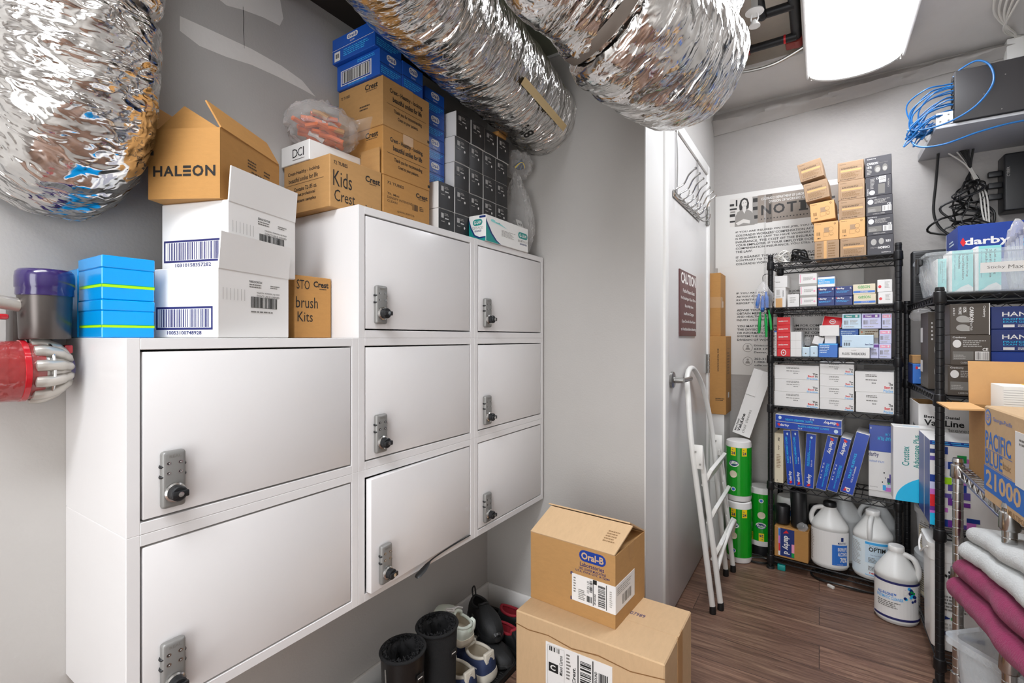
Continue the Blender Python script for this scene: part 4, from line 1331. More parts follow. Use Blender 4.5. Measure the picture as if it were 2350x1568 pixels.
# third tier
Z3 = 1.0585
G3 = 'small supply cartons on the third tier'
sbox('supply_box', 'slim white carton at the left end of the third tier', C, .013, .024, Z3, Z3 + .128, 'white', {'front': [('R', 0, .94, 1, 1, 'blue_mid'), ('L', .2, .2, .8, .85, 'pale_ink', 10)]}, v0=.02, group=G3)
for k in range(5):
    sbox('supply_box', 'small red carton in the left column of the third tier, %s' % ('at the bottom', 'second from below', 'third from below', 'fourth from below', 'at the top')[k], C,
         .0265 - .0004 * (k % 2), .084, Z3 + .0390 * k, Z3 + .0390 * k + .0385, 'red', {'front': [('T', .12, .40, .50, .62, 'endo', 'white', 0, 2), ('R', .52, .46, .84, .54, 'white')] if k else [('E', .30, .1, .70, .9, 'white'), ('E', .36, .2, .64, .8, 'red'), ('E', .44, .4, .56, .6, 'white')],
          'right': [('R', .0, .0, 1, 1, 'white')]}, group=G3)
gr = {'front': [('R', 0, .655, 1, .66, 'pale_ink'), ('R', 0, .33, 1, .335, 'pale_ink'), ('R', .5, 0, .505, 1, 'pale_ink')]}
sbox('supply_box', 'tall white carton block with grid seams beside the red column', C, .0855, .132, Z3, Z3 + .122, 'white', gr, group=G3)
sbox('supply_box', 'small bluish white pack near the shelf front, first of two', C, .1335, .1655, Z3, Z3 + .047, 'pale_blue', {'front': [('E', .42, .3, .6, .42, 'grey_ink')]}, group=G3, bev=.004)
sbox('supply_box', 'small bluish white pack near the shelf front, beside the blue carton', C, .167, .1995, Z3, Z3 + .053, 'pale_blue', {'front': [('E', .42, .3, .6, .42, 'grey_ink')]}, group=G3, bev=.004)
bag('plastic_bag', 'small crumpled clear bag above the two white packs', 'bag', S(.150, .07, Z3 + .0535), (.03, .05, .045), 3.3, n=10, mm=16)
sbox('supply_box', 'bright blue carton with pale lettering on the third tier', C, .2025, .277, Z3, Z3 + .065, 'blue_mid', {'front': [('L', .06, .3, .6, .9, 'pale_blue', 5), ('T', .06, .55, .5, .66, 'ETCH-GEL', 'navy', 0, 1), ('R', 0, .92, 1, 1, 'sky_blue')]}, group=G3)
sbox('supply_box', 'small white block supporting the open white carton', C, .226, .271, Z3 + .0655, Z3 + .101, 'white', v0=.02, group=G3)
sbox('supply_box', 'small white carton tilted against the open white carton', C, .174, .216, Z3 + .0665, Z3 + .1045, 'white', v0=.02, d=.05, roll=16, group=G3)
o = open_shell(MB(), .077, .07, .050, 'white', .0015).obj('supply_box', None, S(.206, .012, Z3 + .1015), (0, 0, R(SYAW)))
tag(o, 'open white carton with propped red lid on the third tier', C, G3)
mb = MB().box((0, 0, 0), (.078, .004, .055), 'red', .001)
mb.face((0, 0, 0), (.078, .004, .055), 'front', [('F', 0, 0, 1, 1, 'white', .0015), ('E', .34, .26, .66, .74, 'white'), ('E', .38, .32, .62, .68, 'red'), ('R', .42, .46, .58, .54, 'white')])
mb.obj('lid', o, (.006, .030, .050), (R(-28), R(9), 0))
nx = lambda m: {'front': [('R', .08, .72, .92, .93, m), ('T', .2, .77, .52, .89, 'Next', 'white', 0, 2), ('R', .70, .76, .82, .9, 'white'), ('B', .10, .28, .34, .56, 'grey_ink', 6), ('L', .42, .28, .9, .6, 'pale_ink', 4), ('L', .1, .08, .9, .18, 'pale_ink', 1)]}
sbox('supply_box', 'pale carton with teal header bar on the third tier, upper row', C, .295, .366, Z3 + .134, Z3 + .203, 'pale_blue', nx('teal_dark'), group=G3)
sbox('supply_box', 'pale carton with purple header bar on the third tier, upper row', C, .3685, .438, Z3 + .134, Z3 + .202, 'lilac', nx('purple'), group=G3)
sbox('supply_box', 'lilac carton with pink header bar, topmost of three at the right post', C, .4405, .476, Z3 + .133, Z3 + .2, 'lilac', nx('pink'), v0=.016, group=G3)
sbox('supply_box', 'lilac carton with pink header bar, middle of three at the right post', C, .432, .475, Z3 + .066, Z3 + .128, 'lilac', nx('pink'), v0=.016, group=G3)
sbox('supply_box', 'lilac carton with pink header bar, lowest of three at the right post', C, .431, .474, Z3, Z3 + .0655, 'lilac', nx('pink'), v0=.016, group=G3)
sbox('supply_box', 'blue carton half hidden behind the long pale blue carton', C, .284, .354, Z3 + .052, Z3 + .1335, 'blue_mid', {'front': [('L', .05, .6, .95, .92, 'pale_blue', 3)]}, v0=.055, d=.07, group=G3)
sbox('supply_box', 'cream carton half hidden behind the long pale blue carton', C, .357, .428, Z3 + .052, Z3 + .1335, 'cream', {'front': [('E', .1, .76, .18, .88, 'orange'), ('L', .3, .66, .95, .9, 'tan_ink', 2), ('R', .78, 0, 1, .5, 'pale_ink')]}, v0=.055, d=.07, group=G3)
sbox('supply_box', 'low carton under the hidden blue and cream cartons', C, .300, .425, Z3, Z3 + .0515, 'white', v0=.058, d=.07, group=G3)
sbox('supply_box', 'white carton printed floss threaders at the shelf front', C, .282, .398, Z3, Z3 + .047, 'white', {'front': [('T', .12, .28, .88, .52, 'FLOSS THREADERS', 'black_ink', 0, 1), ('T', .42, .70, .58, .78, 'PLASDENT', 'grey_ink', 0, 0)]}, v0=.006, d=.045, group=G3)
sbox('supply_box', 'long pale blue carton lying on the floss threader carton', C, .295, .412, Z3 + .0475, Z3 + .105, 'pale_blue', {'front': [('B', .06, .14, .26, .40, 'black_ink', 12), ('L', .06, .5, .4, .56, 'grey_ink', 1), ('T', .74, .2, .98, .32, 'Benco Dental', 'navy', 0, 2)]}, v0=.006, d=.045, group=G3)
sbox('supply_box', 'narrow purple-edged carton between the floss threader carton and pink-header ones', C, .400, .4295, Z3, Z3 + .0655, 'lilac', {'front': [('R', .0, .75, 1, .95, 'purple'), ('L', .1, .2, .9, .65, 'grey_ink', 5)]}, v0=.02, group=G3)
# folded wrap lying loose at the end of the third tier
o = bag('plastic_bag', 'crumpled clear wrap poking out beside the right post of the shelves', 'bag', (.375, 2.72, 1.225), (.075, .05, .05), 7.7, n=10, mm=18)

# fourth tier: white cartons
Z4 = .8125
G4 = 'long white cartons on the fourth tier'
best = {'front': [('T', .86, .36, .97, .50, 'The', 'black_ink', 0, 2), ('T', .76, .20, .90, .34, 'Best', 'red', 0, 2), ('T', .92, .20, .97, .34, 'In', 'black_ink', 0, 2), ('T', .74, .03, .97, .17, 'Practice', 'sky_blue', 0, 1), ('L', .28, .74, .70, .88, 'grey_ink', 2), ('L', .28, .56, .72, .64, 'grey_ink', 1), ('T', .44, .42, .54, .48, 'MEDIUM', 'black_ink', 0, 1)]}
wd = ('lowest', 'second from below', 'third from below', 'topmost')
for k, (z0, z1) in enumerate(((0, .072), (.0725, .1345), (.135, .203))):
    sbox('glove_carton', 'long white carton on the left of the fourth tier, %s of three' % ('lowest', 'middle', 'topmost')[k], C, (.014, .0155, .015)[k], .204, Z4 + z0, Z4 + z1, 'white', best, d=.20, group=G4)
for k, (z0, z1) in enumerate(((0, .053), (.0535, .1095), (.110, .166), (.1665, .226))):
    sbox('glove_carton', 'long white carton in the centre of the fourth tier, %s' % wd[k], C, .207, .340, Z4 + z0, Z4 + z1, 'white', best, d=.20, group=G4)
for k, (z0, z1) in enumerate(((0, .0925), (.093, .186))):
    sbox('glove_carton', 'white carton on the right of the fourth tier, %s of two' % ('lower', 'upper')[k], C, .3435 + .003 * (1 - k), .4835, Z4 + z0, Z4 + z1, 'white', best, d=.20, group=G4)

# fifth tier: blue cartons
Z5 = .4285
G5 = 'royal blue pouch cartons on the fifth tier'
sbox('supply_box', 'upright cream carton at the left end of the fifth tier', C, .0145, .054, Z5, Z5 + .247, 'cream', {'front': [('L', .25, .30, .75, .58, 'tan_ink', 9), ('T', .4, .84, .6, .92, '5', 'black_ink', 90, 1), ('T', .42, .66, .58, .76, 'W', 'brown_ink', 90, 1), ('R', .3, .04, .36, .06, 'black_ink')]}, d=.15)
def darb(u, v, w_, h, rot_, t2, small):
    lo = [('P', [(.28, .035), (.5, .03), (.72, .06), (.5, .10)], 'red')] if rot_ == 90 else [('P', [(.28, .965), (.5, .97), (.72, .94), (.5, .90)], 'red')]
    if rot_ == 90:
        return lo + [('T', .28, .08, .76, .26, 'darby', 'white', 90, 2), ('T', .22, .40, .48, .88, t2, 'cyan', 90, 1), ('T', .62, .40, .74, .52, small, 'white', 90, 1), ('E', .42, .91, .66, .955, 'pale_blue')]
    return lo + [('T', .26, .68, .74, .92, 'darby', 'white', 270, 2), ('T', .52, .06, .80, .50, t2, 'cyan', 270, 1), ('T', .18, .20, .30, .50, small, 'white', 270, 1)]
def pouch(label, u, w_, h, roll, pr, v0=.0, d=.16):
    mb = MB().box((0, .0, 0), (w_, d, h), 'white', .0012, 1)
    mb.face((0, 0, 0), (w_, d, h), 'front', [('R', .02, .008, .98, .992, 'blue_bright')] + pr)
    return tag(mb.obj('pouch_box', None, S(u, v0, Z5 + max(0, math.sin(R(roll)) * w_) + .0005), (0, R(roll), R(SYAW))), label, C, G5)
pouch('narrow blue-spined carton standing leftmost in the fifth tier row', .074, .031, .268, -4.0, darb(0, 0, 0, 0, 90, 'PLASTIC HEADREST COVERS', '10 x 14 white'))
pouch('narrow blue-spined carton standing second in the fifth tier row', .1085, .031, .272, -4.0, darb(0, 0, 0, 0, 90, 'PLASTIC HEADREST COVERS', '10 x 14 white'))
pouch('upright blue-spined carton with left white flank exposed in the middle of the row', .1425, .040, .262, 2.6, darb(0, 0, 0, 0, 90, 'SELF-SEALING\nSTERILIZATION POUCHES', '5.25 x 10'))
pouch('blue-spined carton leaning right, first of two with inverted lettering', .192, .040, .262, 10.5, darb(0, 0, 0, 0, 270, 'SELF-SEALING\nSTERILIZATION POUCHES', '7.5 x 13'))
pouch('blue-spined carton leaning right, second of two with inverted lettering', .2375, .040, .262, 12.0, darb(0, 0, 0, 0, 270, 'SELF-SEALING\nSTERILIZATION POUCHES', '7.5 x 13'))
o = pouch('wide blue tray sleeve carton leaning right against the white film carton', .287, .050, .292, 12.5, [('T', .30, .24, .48, .66, 'TRAY SLEEVES', 'cyan', 90, 1), ('T', .56, .20, .70, .46, '10.5 x 14 medium', 'white', 90, 1), ('P', [(.2, .03), (.5, .05), (.3, .11)], 'red'), ('T', .3, .03, .7, .1, 'd', 'white', 90, 2)])
mb = MB()
mb.prints((-.0004, .16, 0), (0, -.16, 0), (0, 0, .292), (-1, 0, 0), [('R', .6, .05, 1, .25, 'lilac'), ('R', .6, .25, 1, .42, 'magenta'), ('R', .6, .42, 1, .62, 'white'), ('R', .6, .62, 1, .75, 'red'), ('R', .6, .75, 1, .97, 'sky_blue')])
mb.obj('side_print', o)
hc = [('P', [(.03, .6), (.06, .8), (.09, .5), (.06, .3)], 'red'), ('T', .075, .28, .22, .72, 'darby', 'white', 0, 2), ('T', .36, .52, .82, .76, 'PLASTIC HEADREST COVERS', 'cyan', 0, 1), ('T', .36, .18, .42, .42, '10 x 14', 'white', 0, 1), ('E', .89, .2, .95, .72, 'pale_blue')]
hu = [('P', [(.97, .4), (.94, .2), (.91, .5), (.94, .7)], 'red'), ('T', .74, .28, .925, .80, 'darby', 'white', 180, 2), ('T', .16, .22, .58, .5, 'PLASTIC HEADREST COVERS', 'cyan', 180, 1), ('T', .54, .55, .6, .85, '10 x 14', 'white', 180, 1), ('E', .05, .3, .10, .8, 'pale_blue')]
for k, (lb, pr) in enumerate((('flat blue-fronted carton lying across the upright ones, lower of two', hc), ('flat blue-fronted carton lying on top, lettering upside down', hu))):
    W, D, H = .272, .16, .0335
    mb = MB().box((0, 0, 0), (W, D, H), 'white', .0012, 1)
    mb.face((0, 0, 0), (W, D, H), 'front', [('R', .004, .03, .996, .97, 'blue_bright')] + pr)
    tag(mb.obj('pouch_box', None, S(.023, -.012, Z5 + .2775 + .0345 * k), (0, R(1.2), R(SYAW))), lb, C, G5)
W, D, H = .0925, .14, .178
mb = MB().box((0, 0, 0), (W, D, H), 'white', .0012, 1)
px = [('R', .62, .02, 1, .12, 'magenta'), ('R', .70, .12, .86, .22, 'lilac'), ('R', .55, .04, .68, .17, 'sky_blue'), ('R', .72, .24, .84, .36, 'navy'), ('R', .84, .20, 1, .34, 'violet'), ('R', .80, .34, .93, .46, 'violet'), ('R', .92, .36, 1, .42, 'navy'), ('R', .74, .20, .82, .25, 'green'), ('R', .58, .46, .63, .5, 'black_box'), ('R', .52, .22, .56, .26, 'black_box'), ('R', .64, .34, .67, .37, 'black_box')]
mb.face((0, 0, 0), (W, D, H), 'front', [('T', .0, .84, .40, .98, 'darby', 'navy_ink', 0, 1), ('T', .02, .72, .60, .77, 'WRAP FILM', 'blue_mid', 0, 0), ('L', .05, .08, .4, .11, 'pale_ink', 1)] + px)
tag(mb.obj('film_box', None, S(.3925, .045, Z5 + .030), (0, 0, R(SYAW))), 'white wrap film carton with coloured pixel squares, right end of the fifth tier', C)
tag(MB().box((0, 0, 0), (.09, .13, .0285), 'white', .001).obj('film_box', None, S(.3925, .05, Z5 + .0005), (0, 0, R(SYAW))), 'low plain white carton under the wrap film carton', C)
W, D, H = .092, .15, .118
mb = MB().box((0, 0, 0), (W, D, H), 'blue_bright', .0012, 1)
mb.face((0, 0, 0), (W, D, H), 'front', [('T', .34, .44, 1.0, .58, 'WRAP FILM', 'cyan', 180, 1), ('T', .62, .64, .98, .72, 'BLUE', 'cyan', 180, 1), ('E', .05, .84, .09, .92, 'white')])
mb.face((0, 0, 0), (W, D, H), 'top', [('R', 0, 0, 1, 1, 'white')])
mb.face((0, 0, 0), (W, D, H), 'left', [('R', 0, 0, 1, 1, 'blue_deep')])
tag(mb.obj('film_box', None, S(.3945, .045, Z5 + .2085), (0, 0, R(SYAW))), 'blue wrap film carton with upside-down lettering on the white film carton', C)

# ---------------------------------------------------------------- bottom tier: jugs, bag rolls
def bend(mb, r, sx=1.0, sy=1.0):
    for v in mb.bm.verts:
        a = v.co.x / r
        q = r - v.co.y
        v.co.x, v.co.y = math.sin(a) * q * sx, -math.cos(a) * q * sy


def cols(mb, x0, x1, z0, z1, m, off=0.0):
    n = max(1, int((x1 - x0) / .012))
    for i in range(n):
        a, b = x0 + (x1 - x0) * i / n, x0 + (x1 - x0) * (i + 1) / n
        mb.poly([(a, -off, z0), (b, -off, z0), (b, -off, z1), (a, -off, z1)], m)


def jug(label, loc, rz, r=.068, h=.305, sx=1.12, sy=.86, capm='white_gloss', body='jug', lab=None, handle=0.0, parts=True):
    t = thing('plastic_jug', label, 'jug', loc, (0, 0, R(rz)), 'plastic gallon jugs')
    prof = [(r * .84, 0), (r * .93, .004), (r, .018), (r, .05 * h), (r * .985, .052 * h + .004), (r * .985, .60 * h), (r, .605 * h), (r * .99, .64 * h), (r * .93, .68 * h), (r * .66, .79 * h), (r * .42, .88 * h), (r * .36, .91 * h), (r * .35, .95 * h)]
    MB().lathe(prof, body, seg=36, sx=sx, sy=sy).obj('bottle', t, smooth=50)
    cr = r * .40
    MB().lathe([(cr, .93 * h), (cr * 1.03, .935 * h), (cr, .99 * h), (cr * .92, h)], capm, seg=24).obj('cap', t)
    # grip: a bowed handle on one side of the shoulder
    a = R(handle)
    ca, sa = math.cos(a), math.sin(a)
    pts = [(r * .30, .905 * h), (r * .54, .895 * h), (r * .80, .86 * h), (r * .97, .76 * h), (r * .97, .66 * h), (r * .86, .60 * h)]
    MB().tube(smooth_path([(x * ca * sx, x * sa * sy, z) for x, z in pts], 6), [.0105] * 31, body, 12).obj('handle', t, smooth=60)
    if lab:
        mb = MB()
        lab(mb, r, h)
        for v in mb.bm.verts:
            v.co.x *= r / .080
        bend(mb, r, sx, sy)
        mb.obj('printed_label', t, smooth=0)
    return t


def lab_iso(mb, r, h):
    cols(mb, -.105, .105, .07 * h, .585 * h, 'white', .0012)
    cols(mb, .012, .085, .09 * h, .40 * h, 'blue_mid', .0018)
    mb.prints((0, -.002, 0), (1, 0, 0), (0, 0, 1), (0, -1, 0), [('T', .036, .31 * h, .084, .365 * h, 'ISOPROPYL', 'white', 0, 2), ('T', .036, .235 * h, .084, .295 * h, 'ALCOHOL', 'white', 0, 2), ('T', .046, .14 * h, .080, .215 * h, '70%', 'white', 0, 2), ('R', .050, .46 * h, .062, .52 * h, 'navy'), ('T', .036, .415 * h, .078, .445 * h, 'MAXTEST', 'navy', 0, 1), ('L', -.10, .1 * h, -.07, .55 * h, 'pale_ink', 18), ('T', .034, .10 * h, .06, .115 * h, '1 GALLON', 'white', 0, 0)])


def lab_opt(mb, r, h):
    cols(mb, -.115, .115, .07 * h, .585 * h, 'jug_label', .0012)
    cols(mb, -.028, .09, .26 * h, .57 * h, 'pale_blue', .0016)
    cols(mb, -.028, .09, .535 * h, .57 * h, 'sky_blue', .0020)
    cols(mb, -.028, .09, .078 * h, .085 * h, 'sky_blue', .0020)
    mb.prints((0, -.002, 0), (1, 0, 0), (0, 0, 1), (0, -1, 0), [('T', -.012, .505 * h, .018, .528 * h, 'SciCan', 'grey_ink', 0, 0), ('T', -.014, .435 * h, .064, .50 * h, 'OPTIM 1', 'black_ink', 0, 2), ('T', -.008, .375 * h, .07, .392 * h, 'One-Step Disinfectant Cleaner', 'navy', 0, 0), ('L', -.016, .27 * h, .02, .35 * h, 'grey_ink', 4), ('L', -.016, .15 * h, .05, .22 * h, 'grey_ink', 4), ('L', -.095, .2 * h, -.045, .55 * h, 'pale_ink', 16), ('T', -.012, .10 * h, .03, .13 * h, 'ready', 'red', 0, 2)])


def lab_one(mb, r, h):
    cols(mb, -.118, .118, .09 * h, .55 * h, 'white', .0012)
    cols(mb, -.118, .118, .545 * h, .575 * h, 'navy_ink', .0014)
    cols(mb, -.118, .118, .075 * h, .105 * h, 'navy_ink', .0014)
    it = [('T', -.088, .385 * h, -.018, .425 * h, 'ALL-IN-ONE\u2122', 'blue_mid', 0, 2), ('T', -.092, .335 * h, .006, .375 * h, 'ENZYMATIC CLEANER', 'sky_blue', 0, 1), ('L', -.088, .22 * h, .006, .31 * h, 'grey_ink', 4), ('L', .070, .16 * h, .105, .53 * h, 'pale_ink', 18)]
    random.seed(12)
    for k in range(20):
        cx, cz, rr = random.uniform(.010, .054), random.uniform(.34 * h, .52 * h), random.uniform(.004, .009)
        it.append(('E', cx - rr, cz - rr, cx + rr, cz + rr, random.choice(('navy', 'navy', 'navy_ink', 'navy', 'white', 'magenta', 'green', 'sky_blue', 'cyan'))))
    mb.prints((0, -.002, 0), (1, 0, 0), (0, 0, 1), (0, -1, 0), it)


Z6 = .0625
jug('white alcohol jug with black cap on the bottom tier', S(.243, .058, Z6), -4, lab=lab_iso, capm='black_plastic', handle=180)
jug('greyish jug behind the black-capped jug on the bottom tier', S(.292, .187, Z6), 0, h=.325, body='jug_grey', handle=200)
jug('white disinfectant jug with bold black lettering on the bottom tier', S(.408, .056, Z6), -6, h=.302, lab=lab_opt, handle=262)
jug('greyish jug behind the disinfectant jug on the bottom tier', S(.425, .187, Z6), 0, body='jug_grey', h=.322, handle=180)
jug('white cleaner jug with colourful bubbles standing on the floor', (.266, 2.505, 0), 8, r=.067, h=.300, sx=1.1, sy=1.0, lab=lab_one, handle=-28)
W, D, H = .145, .125, .150
mb = MB().box((0, 0, 0), (W, D, H), 'card_warm', .002, 1)
mb.face((0, 0, 0), (W, D, H), 'front', [('R', .12, .06, .60, .96, 'navy'), ('R', .12, .06, .18, .96, 'white'), ('R', .125, .7, .175, .94, 'blue_mid'), ('R', .125, .45, .175, .7, 'magenta'), ('R', .125, .2, .175, .45, 'red'), ('T', .24, .14, .46, .74, 'darby d', 'white', 270, 2), ('P', [(.26, .80), (.44, .84), (.36, .92)], 'red'), ('R', .52, .08, .60, .5, 'pink'), ('R', .52, .08, .60, .22, 'green')])
tag(mb.obj('cardboard_box', None, S(.0155, .008, Z6 + .0003), (0, 0, R(SYAW))), 'small brown carton with navy printed tape under the black bag rolls', C)
bag('packing_film', 'crumpled clear packing film draped over the navy taped carton', 'bag', S(.135, .015, Z6 + .1515), (.045, .05, .035), 6.1, n=10, mm=18)
GR = 'rolls of black bin bags'
def roll(label, c, r, h, tilt, rz=0):
    mb = MB()
    prof = [(r * .3, .004), (r * .55, 0), (r * .92, .004), (r, .012), (r * .97, h * .5), (r * 1.02, h - .012), (r * .93, h - .003), (r * .55, h), (r * .3, h - .006)]
    mb.lathe(prof, 'black_plastic', seg=28)
    for v in mb.bm.verts:
        v.co += v.co.normalized() * noise.noise(v.co * 45) * .003
    return tag(mb.obj('bag_roll', None, c, (R(tilt[0]), R(tilt[1]), R(rz)), smooth=50), label, 'bag roll', GR)
roll('tall black bin bag roll standing on the navy taped carton', S(.118, .055, Z6 + .1535), .036, .188, (0, -2))
roll('short fat black bin bag roll behind the brown taped carton', S(.043, .06, Z6 + .1535), .034, .095, (0, 0))
roll('crumpled black bin bag roll half hidden right of the tall roll', S(.175, .185, Z6), .034, .24, (0, 0))
o = MB().lathe([(.012, 0), (.052, 0), (.056, .01), (.056, .25), (.05, .26), (.012, .26)], 'white', seg=32).lathe([(.0565, .17), (.0565, .20)], 'blue_mid', seg=32).obj('paper_roll', None, S(.05, .19, Z6))
tag(o, 'upright white wrapped paper roll behind the left post of the shelves', 'paper roll')
# gloves hanging in a bag on the left post
t = thing('hanging_bag', 'clear bag of blue and green gloves hanging from the left shelf post', 'bag', (-.236, 2.695, 1.15))
mb = MB()
rings = []
for i in range(14):
    s = i / 13
    rr = .003 + .042 * math.sin(min(1, s * 1.5) * math.pi / 2) * (1 - .3 * max(0, s - .6))
    rings.append([(rr * math.cos(a) * (1 + .2 * noise.noise(Vector((math.cos(a) * 2, math.sin(a) * 2, s * 5)))), rr * .7 * math.sin(a), .285 - s * .135) for a in [2 * math.pi * j / 18 for j in range(18)]])
mb.loft(rings, 'clear_bag')
mb.obj('film', t, smooth=60)
for k, (m, x, z, ln, r) in enumerate((('blue_mid', -.018, .20, .05, .019), ('blue_mid', .012, .21, .06, .018), ('blue_mid', -.002, .19, .055, .021), ('green', -.012, .11, .085, .015), ('green', .010, .10, .095, .014), ('green', .024, .12, .08, .013))):
    MB().tube(smooth_path([(x, 0, z + .02), (x * 1.3, .006 * (k % 3 - 1), z - ln * .4), (x * 1.5, -.004, z - ln)], 5), [r * .6] * 3 + [r] * 5 + [r * .8] * 3, m, 10, flat=.5).obj('glove', t, smooth=60)
MB().tube(smooth_path([(.0, 0, .28), (.0, 0, .31), (.02, -.003, .318), (.03, .005, .30)], 5), .0016, 'black_metal', 6).obj('hook', t)
# cables under the shelf
random.seed(4)
o = MB().tube(smooth_path([(.02 + .16 * math.cos(a) + random.uniform(-.01, .01), .0 + .07 * math.sin(a), .006 + .004 * (k % 3)) for k, a in enumerate([j * .55 for j in range(24)])], 4), .004, 'cable_black', 6).obj('extension_cable', None, (.10, 2.74, 0))
tag(o, 'coil of black cord lying on the floor under the wire shelves', 'cord')
o = MB().tube(smooth_path([(-.06, 0, .006), (-.02, -.03, .006), (.04, -.03, .01), (.06, .02, .006), (.01, .05, .012), (-.05, .03, .01), (-.03, -.02, .02), (.05, 0, .025), (.12, -.03, .006)], 6), .005, 'cable_black', 6).obj('extension_cable', None, (-.275, 2.76, 0))
MB().box((.10, -.05, 0), (.135, -.02, .028), 'teal_dark', .004).box((-.06, -.012, .012), (-.03, .008, .022), 'red', .002).obj('plug', o)
tag(o, 'short black cord with dark green plug by the left foot of the shelves', 'cord')
tag(MB().box((0, 0, 0), (.03, .012, .012), 'cable_white', .002).obj('cable_tag', None, (.03, 2.655, 0.0), (0, 0, R(-40))), 'small white cable tag on the floor before the coiled cord', 'tag')
# ---------------------------------------------------------------- black wire rack on the right
RX, RY = .336, 2.10
wire_rack('wire_shelving', 'black wire shelving unit on the right, its post in front of stacked glove boxes', (RX, RY, 0), 0, .44, .70, 1.318, (.085, .512, .958, 1.298), 'black_metal', 'black_metal')
# top shelf
ZR = 1.2985
t = thing('storage_bin', 'clear plastic bin with white sticker on the top shelf of the right rack', 'bin', (.312, 2.125, ZR))
mb = MB()
W, D, H = .34, .30, .140
def rr_ring(x0, y0, x1, y1, z, r=.025, n=5):
    out = []
    for cx, cy, a0 in ((x1 - r, y0 + r, -90), (x1 - r, y1 - r, 0), (x0 + r, y1 - r, 90), (x0 + r, y0 + r, 180)):
        for k in range(n + 1):
            a = R(a0 + 90 * k / n)
            out.append((cx + r * math.cos(a), cy + r * math.sin(a), z))
    return out
mb.loft([rr_ring(.022, .022, W - .022, D - .022, .003), rr_ring(.02, .02, W - .02, D - .02, .006), rr_ring(.004, .004, W - .004, D - .004, H * .9), rr_ring(-.006, -.006, W + .006, D + .006, H * .93), rr_ring(-.006, -.006, W + .006, D + .006, H),
         rr_ring(.006, .006, W - .006, D - .006, H), rr_ring(.022, .022, W - .022, D - .022, .008)], 'clear_bin')
mb.obj('tub', t, smooth=50)
mb = MB().box((.125, -.0035, .062), (.24, -.0025, .095), 'white', .0)
mb.face((.125, -.0035, .062), (.24, -.0025, .095), 'front', [('T', .14, .30, .50, .66, 'Sticky', 'grey_ink', 0, 0), ('T', .56, .30, .86, .66, 'Max', 'grey_ink', 0, 0)])
mb.obj('sticker', t, (0, .0035, 0), (R(8), 0, 0))
MB().box((-.012, .10, H - .03), (.0, .17, H - .005), 'black_plastic', .003).box((-.016, .115, H - .06), (-.008, .155, H - .005), 'black_plastic', .003).obj('clip_handle', t)
tl = {'front': [('R', .12, .0, 1, 1, 'teal'), ('T', .70, .36, .80, .92, 'Self-sealing', 'black_ink', 270, 1), ('T', .54, .30, .64, .92, 'Sterilization', 'black_ink', 270, 1), ('T', .38, .56, .48, .92, 'Pouches', 'black_ink', 270, 1), ('T', .20, .30, .26, .9, '200 self-sealing pouches', 'navy', 270, 0), ('P', [(.12, 0), (1, 0), (1, .10), (.8, .18), (.5, .12), (.3, .04)], 'white')]}
GT = 'teal pouch packs in the clear bin'
for lb, x0, w_, yy, h in (('slim white and teal pouch pack, leftmost in the clear bin', .346, .026, 2.215, .128), ('teal pouch pack with dark lettering, middle one in the clear bin', .377, .060, 2.20, .150), ('teal pouch pack with dark lettering, beside the clear tube bag', .441, .062, 2.19, .158)):
    carton('pouch_pack', lb, 'pack', (x0, yy, ZR + .0085), (x0 + w_, yy + .10, ZR + h), 'white', tl, group=GT)
o = bag('tube_bag', 'clear bag of plastic tubes with blue caps sticking out of the bin', 'bag', (.545, 2.205, ZR + .0085), (.055, .09, .215), 9.9, n=16, mm=22)
for k in range(4):
    MB().tube([(-.012 + .008 * k, -.01 + .006 * k, .02), (-.022 + .010 * k, .0, .150 + .01 * k)], .004, 'clear_bin', 8).box((-.027 + .010 * k, -.005, .148 + .01 * k), (-.017 + .010 * k, .005, .166 + .01 * k), 'navy', .001).obj('tube', o)
tag(MB().loft([[(0, 0, 0), (.06, 0, 0), (.06, .004, .21), (.035, .004, .20)], [(0, .003, 0), (.06, .003, 0), (.06, .007, .21), (.035, .007, .20)]], 'white').obj('paper_sheet', None, (.585, 2.20, ZR + .009)), 'white paper sheet standing in the clear bin by the tube bag', 'paper')
hz = {'front': [('T', .06, .42, .50, .66, 'darby', 'white', 0, 2), ('P', [(.02, .56), (.05, .68), (.08, .54), (.05, .44)], 'red'), ('T', .62, .66, .98, .82, 'HANDSON', 'white', 0, 1), ('T', .62, .46, 1, .54, 'PROFESSIONAL NITRILE', 'cyan', 0, 0), ('T', .62, .34, 1, .42, 'EXAM GLOVES POWDER', 'cyan', 0, 0)],
      'left': [('R', .0, .0, .04, 1, 'white'), ('R', .10, .34, .9, .38, 'blue_mid'), ('R', .2, .14, .5, .24, 'pale_blue'), ('L', .3, .55, .7, .72, 'pale_blue', 2)]}
GH = 'blue glove boxes on the right rack'
tag(MB().box((0, 0, 0), (.22, .16, .136), 'blue_deep', .001).obj('glove_box', None, (.515, 2.455, ZR)), 'blue glove box behind the clear bin, lower of two', C, GH)
carton('glove_box', 'blue glove box behind the clear bin, upper one with white lettering', C, (.449, 2.475, ZR + .1365), (.735, 2.68, ZR + .282), 'blue_deep', hz, group=GH)
t = thing('equipment_case', 'black textured flat case standing at the back of the right rack', 'case', (.344, 2.735, ZR))
mb = MB().box((0, 0, 0), (.19, .045, .235), 'black_plastic', .008, 3)
for k in range(22):
    mb.box((.012, -.0012, .012 + k * .0096), (.178, .002, .0165 + k * .0096), 'black_metal')
mb.obj('shell', t)
mb = MB().box((.015, -.003, .085), (.11, -.001, .115), 'black_ink')
mb.face((.015, -.003, .085), (.11, -.001, .115), 'front', [('L', .1, .25, .9, .6, 'white', 2)])
mb.obj('name_plate', t)
